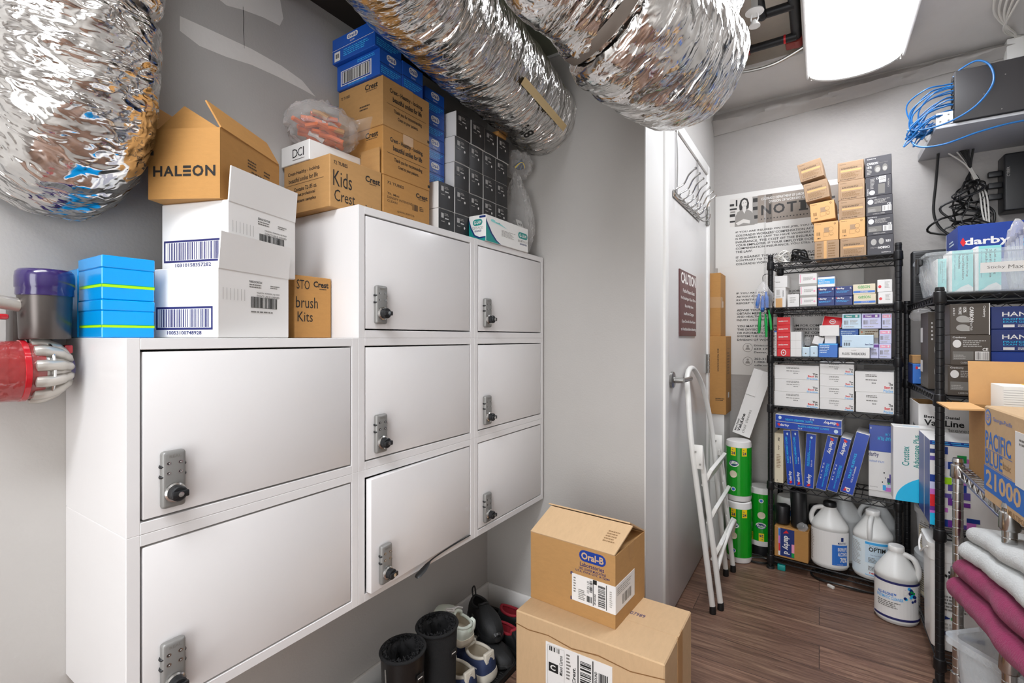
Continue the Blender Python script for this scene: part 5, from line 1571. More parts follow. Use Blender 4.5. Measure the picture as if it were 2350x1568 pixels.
# second shelf
ZM = .9585
GC = 'charcoal mask boxes on the right rack'
carl = {'left': [('P', [(.05, 1), (.25, .55), (.38, 0), (.42, 0), (.30, .58), (.10, 1)], 'pale_ink'), ('E', .0, .78, .06, .98, 'pale_ink'), ('R', .08, .08, .3, .14, 'grey_ink')], **carb2}
cars = {'front': [('T', .82, .56, .90, .92, 'Cranberry', 'white', 270, 1), ('T', .50, .42, .60, .90, 'CARBON', 'white', 270, 2), ('T', .52, .14, .58, .40, 'Face Mask', 'white', 270, 0), ('T', .34, .72, .42, .90, '15%', 'white', 270, 2), ('T', .22, .66, .30, .90, 'MORE', 'white', 270, 1), ('L', .08, .62, .14, .88, 'white', 5), ('E', .16, .40, .48, .62, 'pale_ink'), ('R', .30, .40, .5, .56, 'pale_ink'), ('E', .16, .12, .48, .34, 'pale_ink'), ('R', .30, .12, .5, .28, 'pale_ink'), ('R', .975, 0, 1, 1, 'white')],
        'left': [('R', .0, .6, .3, .8, 'white'), ('R', .0, .2, .3, .36, 'white'), ('L', .05, .02, .8, .15, 'grey_ink', 2)]}
carton('mask_box', 'charcoal mask box behind the right rack post, lowest of three', C, (.363, 2.14, ZM), (.461, 2.30, ZM + .1005), 'brown_box_dark', carl, group=GC)
carton('mask_box', 'charcoal mask box behind the right rack post, middle of three', C, (.369, 2.14, ZM + .101), (.467, 2.30, ZM + .2015), 'brown_box_dark', carl, group=GC)
carton('mask_box', 'charcoal mask box turned sideways showing two masks, topmost of three', C, (.368, 2.14, ZM + .202), (.465, 2.29, ZM + .3045), 'brown_box_dark', cars, group=GC)
carton('mask_box', 'dark mask box further back on the second shelf of the right rack', C, (.345, 2.36, ZM + .0), (.45, 2.52, ZM + .29), 'brown_box_dark', cars, group=GC)
ho = {'front': [('T', .10, .56, .62, .76, 'HANDSON', 'white', 0, 1), ('T', .11, .40, .72, .48, 'PROFESSIONAL NITRILE', 'cyan', 0, 0), ('T', .11, .28, .74, .36, 'EXAM GLOVES POWDER FREE', 'cyan', 0, 0), ('R', .11, .08, .21, .20, 'white'), ('L', .24, .08, .46, .20, 'white', 2)]}
hb = {'front': [('T', .42, .5, .95, .78, 'HANDSON', 'white', 0, 1), ('T', .02, .06, .40, .26, 'darby', 'white', 0, 2)]}
for k in range(4):
    carton('glove_box', 'navy glove box next to the charcoal mask boxes, %s' % ('lowest of four', 'second from below', 'third from below', 'topmost of four')[k], C, (.474, 2.17, ZM + .0735 * k), (.735, 2.29, ZM + .0735 * k + .073), 'blue_deep' if k < 2 else 'navy', hb if k < 2 else ho, group=GH)
carton('glove_box', 'bright blue glove box at the back left of the right rack', C, (.330, 2.60, ZM), (.52, 2.72, ZM + .083), 'blue_mid', {'front': [('T', .34, .56, .78, .74, 'HANDSON', 'white', 0, 1), ('T', .20, .40, .78, .48, 'PROFESSIONAL NITRILE', 'pale_blue', 0, 0), ('T', .12, .26, .78, .34, 'EXAM GLOVES POWDER FREE', 'pale_blue', 0, 0), ('R', .40, .08, .5, .18, 'white'), ('T', .08, .74, .2, .92, 'd', 'white', 0, 2), ('P', [(.04, .8), (.07, .9), (.10, .8), (.07, .72)], 'red')], 'left': [('R', 0, 0, 1, 1, 'navy')]}, group=GH)
carton('cardboard_box', 'low tan carton resting on the bright blue glove box', C, (.334, 2.63, ZM + .0835), (.50, 2.73, ZM + .118), 'card', group=None)
# third shelf
ZL = .5125
W, D, H = .17, .22, .375
mb = open_shell(MB(), W, D, H, 'white', .003)
mb.face((0, 0, 0), (W, D, H), 'front', [('T', .10, .855, .40, .885, 'Benco', 'black_ink', 0, 2), ('P', [(.40, .85), (.47, .87), (.40, .89)], 'black_ink'), ('T', .48, .855, .72, .885, 'Dental', 'black_ink', 0, 2), ('T', .10, .775, .80, .84, 'ValuLine', 'black_ink', 0, 2), ('T', .12, .725, .9, .76, 'chair sleeves', 'grey_ink', 0, 0)])
mb.face((0, 0, 0), (W, D, H), 'left', [('T', .4, .72, .8, .76, 'ValuLine', 'black_ink', 0, 2), ('T', .4, .62, .8, .66, 'sleeves', 'black_ink', 0, 0)])
mb.face((.003, .003, 0), (W - .003, D - .003, H), 'top', [])
o = mb.obj('cardboard_box', None, (.334, 2.49, ZL))
tag(o, 'open white carton with black lettering on the third shelf of the right rack', C)
MB().box((.003, .20, .02), (.167, .217, .374), 'card').obj('inner_flap', o)
W, D, H = .165, .075, .290
mb = MB().box((0, 0, 0), (W, D, H), 'white_gloss', .0012, 1)
arc = [(.04 + .96 - .96 * math.cos(R(a)), .38 * math.sin(R(a))) for a in range(0, 91, 6)]
mb.face((0, 0, 0), (W, D, H), 'front', [('P', [(.04, 0)] + arc + [(1, 0)], 'cyan'), ('T', .16, .48, .30, .74, 'Crosstex', 'teal_dark', 90, 1), ('T', .37, .46, .51, .90, 'Advantage Plus', 'teal_dark', 90, 1), ('T', .57, .46, .70, .84, 'Cotton Rolls', 'teal_dark', 90, 1)])
mb.face((0, 0, 0), (W, D, H), 'top', [('R', .2, .2, .5, .5, 'pale_blue')])
tag(mb.obj('cotton_roll_box', None, (.246, 2.405, ZL)), 'white cotton roll carton with cyan disc, jutting left of the right rack', C)
W, D, H = .31, .21, .288
mb = MB().box((0, 0, 0), (W, D, H), 'white', .0012, 1)
random.seed(21)
it = [('R', 0, .95, 1, 1, 'blue_deep'), ('L', .02, .955, .9, .995, 'sky_blue', 2)]
pal = ('navy', 'purple', 'violet', 'magenta', 'green', 'blue_deep', 'lilac', 'white', 'purple', 'violet', 'white')
for i in range(5):
    for j in range(11):
        if random.random() < (.92 if i < 2 else .5 if i < 4 else .2):
            c = random.choice(pal)
            if c != 'white':
                u0, v0 = .0 + i * .075, .0 + j * .085
                it.append(('R', u0, v0, u0 + .075 * random.choice((1, 1, 1.4)), v0 + .085 * random.choice((.6, 1, 1)), c))
it += [('R', .0, .22, .06, .36, 'red'), ('R', .0, .0, .07, .14, 'cyan'), ('R', .09, .50, .18, .58, 'lime'), ('T', .44, .76, .86, .84, 'TRAY SLEEVES', 'sky_blue', 180, 1)]
mb.face((0, 0, 0), (W, D, H), 'front', it)
mb.face((0, 0, 0), (W, D, H), 'left', [('R', 0, 0, 1, 1, 'blue_deep'), ('R', .5, .0, .54, 1, 'white')])
tag(mb.obj('sleeve_box', None, (.319, 2.155, ZL)), 'large white carton with purple pixel pattern behind the black and chrome posts', C)
# bottom shelf and floor
t = thing('bucket', 'square white bucket with black lettering on the bottom shelf of the right rack', 'bucket', (.322, 2.165, .086))
mb = MB()
mb.loft([rr_ring(.006, .006, .214, .154, 0, .03), rr_ring(.003, .003, .217, .157, .01, .03), rr_ring(0, 0, .22, .16, .30, .03), rr_ring(-.004, -.004, .224, .164, .302, .03), rr_ring(-.004, -.004, .224, .164, .345, .03)], 'white_gloss')
mb.prints((.0, -.0042, .0), (.22, 0, 0), (0, 0, .345), (0, -1, 0), [('T', .13, .66, .31, .80, 'ris', 'black_ink', 0, 1), ('L', .14, .40, .5, .56, 'grey_ink', 5), ('R', .14, .16, .62, .20, 'navy_ink'), ('P', [(.14, .31), (.24, .335), (.14, .36)], 'navy'), ('R', .24, .32, .32, .35, 'green'), ('L', .14, .22, .6, .29, 'pale_ink', 2)])
mb.obj('tub', t, smooth=50)
mb = MB().loft([rr_ring(-.006, -.006, .226, .166, .3455, .03), rr_ring(-.006, -.006, .226, .166, .358, .03), rr_ring(.012, .012, .208, .148, .362, .03)], 'white_gloss')
mb.obj('lid', t, smooth=50)
MB().tube(smooth_path([(-.005, .14, .34), (-.014, .115, .32), (-.016, .08, .30), (-.014, .045, .32), (-.005, .02, .34)], 5), .003, 'white_gloss', 6).obj('bail_handle', t)
for k, (z0, lb) in enumerate(((.086, 'round grey-white pail behind the white bucket, lower of two'), (.2755, 'round grey-white pail behind the white bucket, upper of two'))):
    t = thing('pail', lb, 'pail', (.462, 2.60, z0), group='stacked pails on the right rack')
    MB().lathe([(.108, 0), (.112, .006), (.120, .150), (.126, .153), (.126, .175), (.118, .178), (.02, .18)], 'jug_grey', seg=40).obj('tub', t, smooth=40)
    mb = MB()
    cols(mb, -.16, .10, .015, .145, 'cream', .001)
    mb.prints((0, -.0016, 0), (1, 0, 0), (0, 0, 1), (0, -1, 0), [('L', -.15, .03, -.10, .14, 'grey_ink', 12), ('L', -.08, .03, .05, .14, 'pale_ink', 14), ('T', -.10, .07, -.085, .13, 'E1', 'navy', 0, 1)])
    bend(mb, .1165)
    mb.obj('printed_label', t, smooth=0)

# ---------------------------------------------------------------- chrome rack nearest on the right
GX, GY = .340, 1.425
wire_rack('wire_shelving', 'chrome wire shelving unit at the right edge, holding folded blankets', (GX, GY, 0), 0, .44, .45, .80, (.17, .475, .776), 'chrome', 'chrome')
ZG = .7765
W, D, H = .26, .40, .216
yw2 = 3.2
mb = MB().box((0, 0, 0), (W, D, H), 'card_pale', .003, 1)
mb.face((0, 0, 0), (W, D, H), 'left', [('R', 0, .10, 1, .36, 'blue_mid'), ('T', .03, .145, .50, .33, '21000', 'card_pale', 0, 2), ('T', .02, .56, .38, .74, 'PACIFIC', 'blue_mid', 0, 1), ('T', .02, .385, .27, .54, 'BLUE', 'blue_mid', 0, 1), ('R', .02, .545, .40, .55, 'blue_mid'), ('R', .02, .37, .40, .375, 'blue_mid'), ('T', .28, .43, .38, .50, 'basic', 'tan_ink', 0, 0),
        ('E', .02, .80, .11, .97, 'blue_mid'), ('E', .03, .82, .10, .95, 'card_pale'), ('T', .035, .85, .095, .92, 'GP', 'blue_mid', 0, 1), ('T', .14, .855, .40, .91, 'Georgia-Pacific', 'blue_mid', 0, 0), ('T', .35, .02, .8, .07, 'MULTIFOLD TOWELS', 'tan_ink', 0, 1)])
mb.face((0, 0, 0), (W, D, H), 'top', [('R', .35, .0, 1, .6, 'blue_mid')])
o = mb.obj('cardboard_box', None, (.338 + D * math.sin(R(yw2)) - .012, 1.545 - D, ZG), (0, 0, R(yw2)))
tag(o, 'tan carton with blue band and large number on the chrome rack', C)
mb = MB().box((-.0012, .02, .075), (0, .225, .185), 'white')
mb.face((-.0012, .02, .075), (0, .225, .185), 'left', [('B', .35, .12, .95, .62, 'black_ink', 18), ('L', .1, .75, .5, .9, 'grey_ink', 2)])
mb.obj('shipping_label', o)
W, D, H = .25, .165, .185
o = open_shell(MB(), W, D, H, 'card', .004).obj('cardboard_box', None, (.362, 1.70, ZG))
tag(o, 'open tan carton with spread flaps behind the blue-banded carton', C)
flap(o, 'top_flap', (.001, D - .002, H), (0, -(D - .004), 0), (-.072, 0, -.003), 'kraft_light', -.004)
flap(o, 'top_flap', (W, D, H), (-W, 0, 0), (0, .012, .122), 'kraft_light', .004)
flap(o, 'top_flap', (.002, 0, H), (W - .004, 0, 0), (0, -.012, .012), 'card', .004)
mb = MB().box((0, 0, 0), (.19, .11, .245), 'paper', .001)
for k in range(40):
    mb.prints((0, 0, 0), (.19, 0, 0), (0, 0, .245), (0, -1, 0), [('R', 0, .02 + k * .024, 1, .024 + k * .024, 'pale_ink')])
mb.face((0, 0, 0), (.19, .11, .245), 'top', [('R', .3, .1, 1, 1, 'yellow')])
tag(mb.obj('paper_stack', None, (.398, 1.715, ZG + .0045)), 'white stack of forms with yellow top sheet inside the open tan carton', 'paper')


def blanket(label, loc, size, m, seed, droop=0.0, layers=2):
    """folded blanket: rounded fold towards -x, layered"""
    mb = MB()
    W, D, H = size
    n, mm = 60, 44
    lay = H / layers
    rings = []
    prof = []
    for l in range(layers):
        z0 = l * lay
        for k in range(10):
            a = -math.pi / 2 + math.pi * k / 9
            prof.append((-math.cos(a) * lay * .55 + (.012 if l % 2 else 0), z0 + lay / 2 + math.sin(a) * lay * .485))
    prof += [(W * .35, H), (W * .7, H * .98), (W * .97, H * .9), (W, H * .5), (W * .97, .01), (W * .6, 0), (W * .25, 0)]
    for i in range(n + 1):
        s = i / n
        e = min(1, min(s, 1 - s) * 14)
        e = math.sqrt(max(0, 1 - (1 - e) ** 2))
        ring = []
        for x, z in prof:
            q = Vector((x * 9 + seed, s * D * 9, z * 9))
            dn = noise.noise(q * .8) * .009 + noise.noise(q * 3) * .003
            zz = (z - H / 2) * (.35 + .65 * e) + H / 2
            zz = zz * (1 + .07 * noise.noise(Vector((seed, s * 4, 0)))) if z > .01 else zz * .9 + 0
            ring.append((x + dn * (1 if x < W * .9 else .2) + .02 * (1 - e), s * D, (max(0, zz + dn * .6 * (z > .02)) if x > 0 else zz) - droop * min(1, max(0, (.03 - x) / .06)) * max(0, 1 - z / H)))
        rings.append(ring)
    mb.loft(rings, m)
    o = mb.obj('blanket', None, loc, (R(-10), 0, 0), smooth=70)
    return tag(o, label, 'blanket', 'folded blankets on the chrome rack')


blanket('folded magenta fleece blanket sticking out of the chrome rack', (.305, .967, .606), (.34, .70, .104), 'blanket_magenta', 3.3)
blanket('folded white fleece blanket on top of the magenta blanket', (.318, .99, .719), (.33, .68, .072), 'blanket_white', 9.1, droop=.015)
carton('cardboard_box', 'plain white carton propping up the near end of the folded blankets', C, (.38, .96, .4755), (.70, 1.20, .560), 'white')


def tub(label, loc, rz, W, D, H, grp):
    t = thing('storage_bin', label, 'bin', loc, (0, 0, R(rz)), grp)
    mb = MB()
    mb.loft([rr_ring(.016, .016, W - .016, D - .016, 0), rr_ring(.014, .014, W - .014, D - .014, .006), rr_ring(.002, .002, W - .002, D - .002, H * .9), rr_ring(-.012, -.012, W + .012, D + .012, H * .93), rr_ring(-.012, -.012, W + .012, D + .012, H),
             rr_ring(.004, .004, W - .004, D - .004, H), rr_ring(.018, .018, W - .018, D - .018, .008)], 'clear_bin')
    mb.obj('tub', t, smooth=50)
    return t


GBN = 'clear bins at the lower right corner'
tub('clear open plastic bin at the lower right by the chrome post', (.400, 1.455, .1705), 42, .20, .19, .24, GBN)
tag(MB().box((0, 0, 0), (.06, .045, .03), 'cream', .004).obj('foam_block', None, (.41, 1.57, .180), (0, 0, R(30))), 'small cream foam block lying inside the clear open bin', 'block')
tub('second clear plastic bin at the very bottom right corner of the picture', (.425, 1.07, .0), 30, .26, .19, .40, GBN)

# ---------------------------------------------------------------- network gear on the far wall
t = thing('network_rack', 'wall-mounted network rack with black switch and grey tray at the upper right', 'network rack', (.40, 2.575, 2.0))
MB().box((0, 0, .0), (.40, .425, .012), 'sheet_metal', .001).box((0, .0, .012), (.003, .425, .03), 'sheet_metal').obj('tray', t)
mb = MB().box((0, -.004, .014), (.052, .0, .062), 'white_gloss', .001)
for u in (.013, .038):
    for v in (.026, .050):
        mb.lathe([(.0035, 0), (.0035, .0006)], 'grey_ink', (u, -.0046, v), 10, 'y')
mb.obj('rack_ear', t)
mb = MB().box((.055, -.012, .014), (.40, .055, .215), 'switch_black', .003)
for u, v in ((.14, .10), (.20, .16), (.19, .03), (.27, .05), (.33, .14)):
    mb.lathe([(.002, 0), (.002, .0008)], 'steel', (u, -.0128, v), 8, 'y')
for k in range(9):
    mb.box((.053, -.004, .03 + k * .019), (.0565, .045, .044 + k * .019), 'black_ink')
    mb.box((.0522, .0, .032 + k * .019), (.0545, .008, .036 + k * .019), 'lime' if k < 2 else 'steel')
mb.obj('network_switch', t)
random.seed(8)
GCB = 'blue network cables at the rack'
for k in range(20):
    y = random.uniform(.0, .045)
    z = .035 + (k % 9) * .018
    s = random.uniform(.06, .135)
    dz = random.uniform(-.06, .02)
    pts = [(.055, y, z), (.03, y, z), (.03 - s * .5, y + random.uniform(-.03, .02), z - .012 + dz * .2), (.035 - s, y + .02, z - .05 + dz * .5), (.02 - s * .7, y + .03, z - .095 + dz), (.0, y + .05, z - .10 + dz * .6)]
    pts[-1] = (.0, y + .06, max(.02, min(.05, z - .1)))
    pts[-2] = (pts[-2][0], pts[-2][1], max(.0, pts[-2][2] * .6))
    o = MB().tube(smooth_path(pts, 6), .0029, 'cable_blue', 7).obj('network_cable', None, (.40, 2.575, 2.0))
    tag(o, 'thin blue network cable looping out of the switch ports', 'cable', GCB)
o = MB().tube(smooth_path([(.055, .01, .2), (.075, .0, .222), (.12, -.015, .235), (.155, -.025, .20), (.162, -.03, .13), (.12, -.035, .06), (.06, -.03, .02), (.0, -.02, .005), (-.05, .01, .012), (-.085, .04, .03)], 8), .0036, 'cable_blue', 8).obj('network_cable', None, (.40, 2.575, 2.0))
tag(o, 'bright blue network cable making a wide loop across the black switch', 'cable')
o = MB().tube(smooth_path([(-.06, .05, .04), (-.075, .04, -.01), (-.05, .0, -.06), (.02, -.03, -.075), (.12, -.03, -.05), (.22, -.01, -.03), (.33, .02, -.022), (.42, .05, -.02)], 8), .0036, 'cable_blue', 8).obj('network_cable', None, (.40, 2.575, 2.0))
tag(o, 'bright blue network cable sagging below the grey tray', 'cable')
o = MB().tube(smooth_path([(.0, .20, .02), (-.03, .12, .03), (-.045, .08, .01), (-.02, .06, .035), (.01, .08, .03)], 8), .003, 'cable_white', 7).obj('network_cable', None, (.40, 2.575, 2.0))
tag(o, 'short white cable curling at the left end of the grey tray', 'cable')
# power bricks and cables below the rack
t = thing('power_adapter', 'black power unit on the far wall under the network rack at the right edge', 'adapter', (.675, 2.90, 1.70))
MB().box((0, 0, 0), (.13, .095, .25), 'black_plastic', .008, 3).prints((.003, -.0003, .12), (.05, 0, 0), (0, 0, .10), (0, -1, 0), [('T', .1, .3, .3, .7, 'CYBER', 'pale_ink', 90, 0)]).obj('housing', t)
for k in range(3):
    MB().box((-.045, .02, .06 + k * .05), (.0, .045, .085 + k * .05), 'black_plastic', .004).obj('plug', t)
GP = 'black power cables under the network rack'
o = MB().tube(smooth_path([(.462, 2.92, 2.0), (.458, 2.95, 1.87), (.452, 2.96, 1.74), (.475, 2.95, 1.66), (.52, 2.90, 1.6)], 8), .0055, 'cable_black', 8).obj('power_cable', None)
tag(o, 'thick black power cord hanging straight down left of the cable tangle', 'cord')
random.seed(31)
for k in range(12):
    x = .565 + random.uniform(-.03, .03)
    pts = [(x, 2.93, 2.0), (.575, 2.94, 1.915), (.575 + random.uniform(-.02, .03), 2.93, 1.86)]
    xx = random.uniform(.50, .70)
    for q in range(5):
        pts.append((xx + random.uniform(-.075, .075), 2.925 + random.uniform(-.05, .04), 1.83 - .045 * q + random.uniform(-.02, .02)))
    pts.append((.60 + random.uniform(-.05, .08), 2.90, 1.592))
    o = MB().tube(smooth_path(pts, 6), random.choice((.003, .0038, .0048)), 'cable_black', 7).obj('power_cable', None)
    tag(o, 'black cord tangled with others under the network rack', 'cord', GP)
for k in range(3):
    o = MB().tube(smooth_path([(.50 + .03 * k, 2.94, 2.0), (.55 + .01 * k, 2.945, 1.95), (.575 + .004 * k, 2.935, 1.90), (.60 + .01 * k, 2.92, 1.80), (.61 + .01 * k, 2.915, 1.70), (.63, 2.91, 1.592)], 7), .0032, 'cable_white', 7).obj('network_cable', None)
    tag(o, 'white network cable running down through the black cord tangle', 'cable', 'white cables under the network rack')
o = MB().box((0, 0, 0), (.10, .05, .09), 'white_gloss', .004).obj('cable_raceway', None, (.695, YF - .051, 2.375))
tag(o, 'white cable raceway box at the ceiling above the network rack', 'raceway')
random.seed(6)
for k in range(5):
    j = random.uniform(-.012, .012)
    o = MB().tube(smooth_path([(.725 + .008 * k, 2.968, 2.464), (.70 + j, 2.90, 2.462), (.66 + j, 2.80 + j, 2.445), (.60 + .012 * k, 2.68 + j, 2.455), (.57 + .02 * k, 2.55, 2.462), (.56 + .02 * k, 2.3, 2.465)], 7), .0042, 'cable_white', 7).obj('ceiling_cable', None)
    tag(o, 'pale grey cable running along the ceiling to the white raceway', 'cable', 'pale cables bundled at the ceiling')
# ---------------------------------------------------------------- corner behind the door: tall cartons, toilet paper
carton('cardboard_box', 'tall tan filter carton standing in the corner beside the door', C, (-.512, 2.802, .735), (-.424, 2.982, 1.160), 'card_warm',
       {'front': [('T', .50, .55, .60, .84, 'MA-40  TRUE HEPA FILTRATION', 'brown_ink', 270, 1), ('L', .4, .17, .95, .21, 'brown_ink', 2)], 'right': [('F', .2, .44, .75, .84, 'brown_ink', .001), ('R', .35, .2, .6, .27, 'white'), ('L', .25, .5, .7, .8, 'tan_ink', 8)]})
o = carton('cardboard_box', 'plain tall tan carton with tape strip, on top of the filter carton', C, (-.515, 2.825, 1.1605), (-.454, 2.985, 1.508), 'card_warm', {'right': [('R', .35, .46, .5, .56, 'white')]})
MB().box((-.0005, -.0006, .155), (.062, .0, .215), 'tape').box((.061, -.0006, .155), (.0616, .06, .215), 'tape').obj('tape_strip', o)
for k, (z0, z1, lb) in enumerate(((.0, .36, 'white tall carton on the floor under the filter carton'), (.3605, .7345, 'white tall carton directly under the filter carton'))):
    carton('cardboard_box', lb, C, (-.512, 2.812, z0), (-.434, 2.982, z1), 'white')


def tp(label, x, y, z, flip=False):
    t = thing('toilet_paper_pack', label, 'toilet paper', (x, y, z), group='green toilet paper packs')
    r, H = .061, .31
    MB().lathe([(.014, .012), (.05, .0), (.058, .004), (r, .02), (r * .985, H * .335), (r, H * .345), (r, H * .66), (r * .985, H * .67), (r, H - .02), (.058, H - .004), (.05, H), (.014, H - .012)], 'white', seg=40).obj('rolls', t, smooth=50)
    mb = MB()
    z0, z1 = .032, H - .032
    cols(mb, -.19, .19, z0, z1, 'green_pack', .0012)
    h = z1 - z0
    f = lambda v: z1 - v * h if flip else z0 + v * h
    rot = 180 if flip else 0
    sg = -1 if flip else 1
    x0 = -.028
    def rc(u0, v0, u1, v1):
        a, b = sorted((x0 + sg * u0, x0 + sg * u1)) if not flip else sorted((.0 - u0, .0 - u1))
        c, d = sorted((f(v0), f(v1)))
        return a, c, b, d
    it = []
    for uo in (0, .052):
        a = rc(-.010 + uo, .83, .014 + uo, 1.0)
        it += [('R', *a, 'yellow'), ('T', *rc(-.007 + uo, .855, .011 + uo, .915), '24', 'navy', rot, 2), ('T', *rc(-.005 + uo, .94, .004 + uo, .965), '9+', 'navy', rot, 1)]
    it += [('E', *rc(-.020, .60, .028, .72), 'white'), ('E', *rc(-.018, .63, .026, .735), 'navy'), ('T', *rc(-.013, .655, .020, .70), 'Charmin', 'white', rot, 2), ('L', *rc(-.008, .615, .018, .64), 'navy', 1), ('E', *rc(-.016, .37, .020, .52), 'cream'), ('E', *rc(-.008, .09, .014, .18), 'white'), ('E', *rc(-.004, .105, .010, .165), 'blue_mid')]
    mb.prints((0, -.002, 0), (1, 0, 0), (0, 0, 1), (0, -1, 0), it)
    bend(mb, r)
    mb.obj('wrapper', t, (0, 0, 0), (0, 0, R(8)), smooth=0)
    return t


tp('green toilet paper pack on the floor behind the folded step ladder', -.352, 2.735, 0)
tp('green toilet paper pack stacked on top of another pack', -.354, 2.745, .3103)
tp('green toilet paper pack standing upside down beside the shelf post', -.262, 2.885, .05, True)
tag(MB().lathe([(.05, 0), (.054, .004), (.054, .045), (.05, .0495)], 'black_plastic', seg=28).obj('round_tin', None, (-.262, 2.885, 0)), 'low black round tin under the upside-down toilet paper pack', 'tin')
# white sleeve carton leaning on the packs
W, D, H = .088, .055, .36
mb = MB().box((0, 0, 0), (W, D, H), 'white', .001, 1).box((.0, -.002, .22), (W * .55, -.0003, .36), 'white', .0)
mb.face((0, 0, 0), (W, D, H), 'front', [('T', .06, .04, .16, .22, 'Benco Dental', 'black_ink', 90, 2), ('T', .20, .04, .38, .32, 'ValuLine', 'black_ink', 90, 2), ('T', .46, .04, .62, .40, 'chair sleeves', 'grey_ink', 90, 0), ('R', .0, .60, .55, .605, 'pale_ink')])
o = mb.obj('cardboard_box', None, (-.392, 2.80, .648), (0, R(17), R(-4)))
tag(o, 'long white sleeve carton leaning on top of the toilet paper packs', C)

# ---------------------------------------------------------------- folded step ladder
t = thing('step_ladder', 'white folded step ladder leaning against the closed door', 'step ladder', (-.38, 2.3, 0))
P = lambda x, y, z: (x + .38, y - 2.3, z)
r = .0115
MB().tube(smooth_path([P(-.374, 2.136, .02), P(-.410, 2.118, .35), P(-.450, 2.10, .70), P(-.474, 2.14, .90), P(-.490, 2.20, .985), P(-.494, 2.30, 1.012), P(-.488, 2.40, .975), P(-.474, 2.49, .88), P(-.447, 2.55, .667), P(-.415, 2.53, .35), P(-.38, 2.51, .02)], 8), r, 'ladder_white', 14).obj('front_frame', t, smooth=60)
mb = MB()
for a, b in ((P(-.424, 2.14, .69), P(-.351, 2.183, .02)), (P(-.424, 2.58, .655), P(-.357, 2.573, .02))):
    mb.tube([a, b], r, 'ladder_white', 14)
mb.tube(smooth_path([P(-.366, 2.176, .16), P(-.352, 2.24, .235), P(-.340, 2.35, .285), P(-.338, 2.48, .285), P(-.358, 2.572, .20)], 6), .0095, 'ladder_white', 12)
mb.obj('rear_frame', t, smooth=60)
for x, y in ((-.374, 2.136), (-.351, 2.183), (-.38, 2.51), (-.357, 2.573)):
    MB().lathe([(.0125, 0), (.0135, .004), (.0125, .032), (.010, .034)], 'black_rubber', P(x, y, 0), 16).obj('foot_cap', t)
for y0, x0, z0 in ((2.112, -.438, .655), (2.565, -.436, .62)):
    MB().box(P(x0 - .012, y0 - .016, z0 - .05), P(x0 + .032, y0 - .013, z0 + .05), 'ladder_white', .001).lathe([(.004, -.004), (.004, 0)], 'steel', P(x0 + .004, y0 - .016, z0 + .02), 10, 'y').lathe([(.004, -.004), (.004, 0)], 'steel', P(x0 + .022, y0 - .016, z0 - .03), 10, 'y').obj('hinge_plate', t)
for k, (z, dx) in enumerate(((.56, -.425), (.40, -.408), (.245, -.392))):
    MB().box((0, 0, 0), (.016, .36, .085), 'ladder_white', .003).obj('step', t, P(dx, 2.155 + .01 * k, z - .04), (0, R(24), 0))
    MB().box((0, 0, 0), (.004, .012, .13), 'ladder_white', .001).obj('link_bar', t, P(dx + .03, 2.535, z - .08), (R(12), R(-8), 0))

# ---------------------------------------------------------------- floor cartons in front of the end wall
W, D, H = .428, .272, .36
mb = MB().box((0, 0, 0), (W, D, H), 'card_pale', .003, 1)
mb.face((0, 0, 0), (W, D, H), 'top', [('R', .0, .497, 1, .503, 'card_core'), ('T', .60, .60, .76, .66, '22007989', 'navy_ink', 0, 0)])
mb.face((0, 0, 0), (W, D, H), 'front', [('P', [(0, .90), (.1, .885), (.25, .90), (.42, .87), (.6, .895), (.8, .87), (1, .905), (1, .897), (.8, .862), (.6, .885), (.42, .86), (.25, .892), (.1, .876), (0, .892)], 'card_core')])
o = tag(mb.obj('cardboard_box', None, (-.742, 1.178, 0), (0, 0, R(-.6))), 'large tan carton on the floor under the smaller tan carton', C)
mb = MB().box((.10, -.001, .10), (.295, 0, .305), 'white')
mb.face((.10, -.001, .10), (.295, 0, .305), 'front', [('R', .04, .34, .17, .40, 'black_ink'), ('R', .05, .62, .20, .74, 'black_ink'), ('T', .075, .645, .16, .715, 'C', 'white', 0, 2), ('T', .22, .62, .27, .88, 'Mixed Carton', 'black_ink', 90, 1), ('T', .42, .58, .47, .80, 'Crest.', 'black_ink', 90, 2), ('R', .50, .3, .515, .98, 'black_ink'), ('B', .54, .50, .70, .92, 'black_ink', 16, 1), ('R', .72, .3, .735, .98, 'black_ink'), ('T', .75, .62, .79, .86, 'UPS GROUND', 'black_ink', 90, 1), ('B', .81, .70, .94, .86, 'black_ink', 8), ('L', .80, .45, .95, .66, 'grey_ink', 5), ('B', .06, .90, .22, .96, 'black_ink', 8), ('L', .33, .6, .40, .95, 'grey_ink', 8), ('F', .03, .3, .30, .97, 'pale_ink', .0006)])
mb.obj('shipping_label', o)
MB().box((W, D * .44, .0), (W + .0008, D * .62, H + .0005), 'tape').box((W * .2, D * .47, H), (W + .0006, D * .53, H + .0006), 'card_pale').obj('tape_strip', o)
W, D, H = .277, .210, .198
mb = open_shell(MB(), W, D, H, 'card', .004)
mb.face((0, 0, 0), (W, D, H), 'front', [('S', .60, .80, .90, .96, 'blue_deep'), ('T', .625, .83, .875, .93, 'Oral-B', 'card_pale', 0, 2), ('T', .61, .725, .88, .785, 'Laboratories', 'navy_ink', 0, 1), ('T', .60, .675, .90, .71, '1832 LOWER MUSCATINE', 'navy_ink', 0, 1), ('T', .56, .63, .94, .665, 'U.S.A. IOWA CITY, IA 52240', 'navy_ink', 0, 1), ('P', [(.50, .60), (.53, .60), (.53, .588), (.512, .588), (.512, .56), (.50, .56)], 'navy_ink'), ('P', [(.50, .20), (.53, .20), (.53, .212), (.512, .212), (.512, .245), (.50, .245)], 'navy_ink')])
mb.face((0, 0, 0), (W, D, H), 'right', [('R', .44, .78, .60, 1, 'tape')])
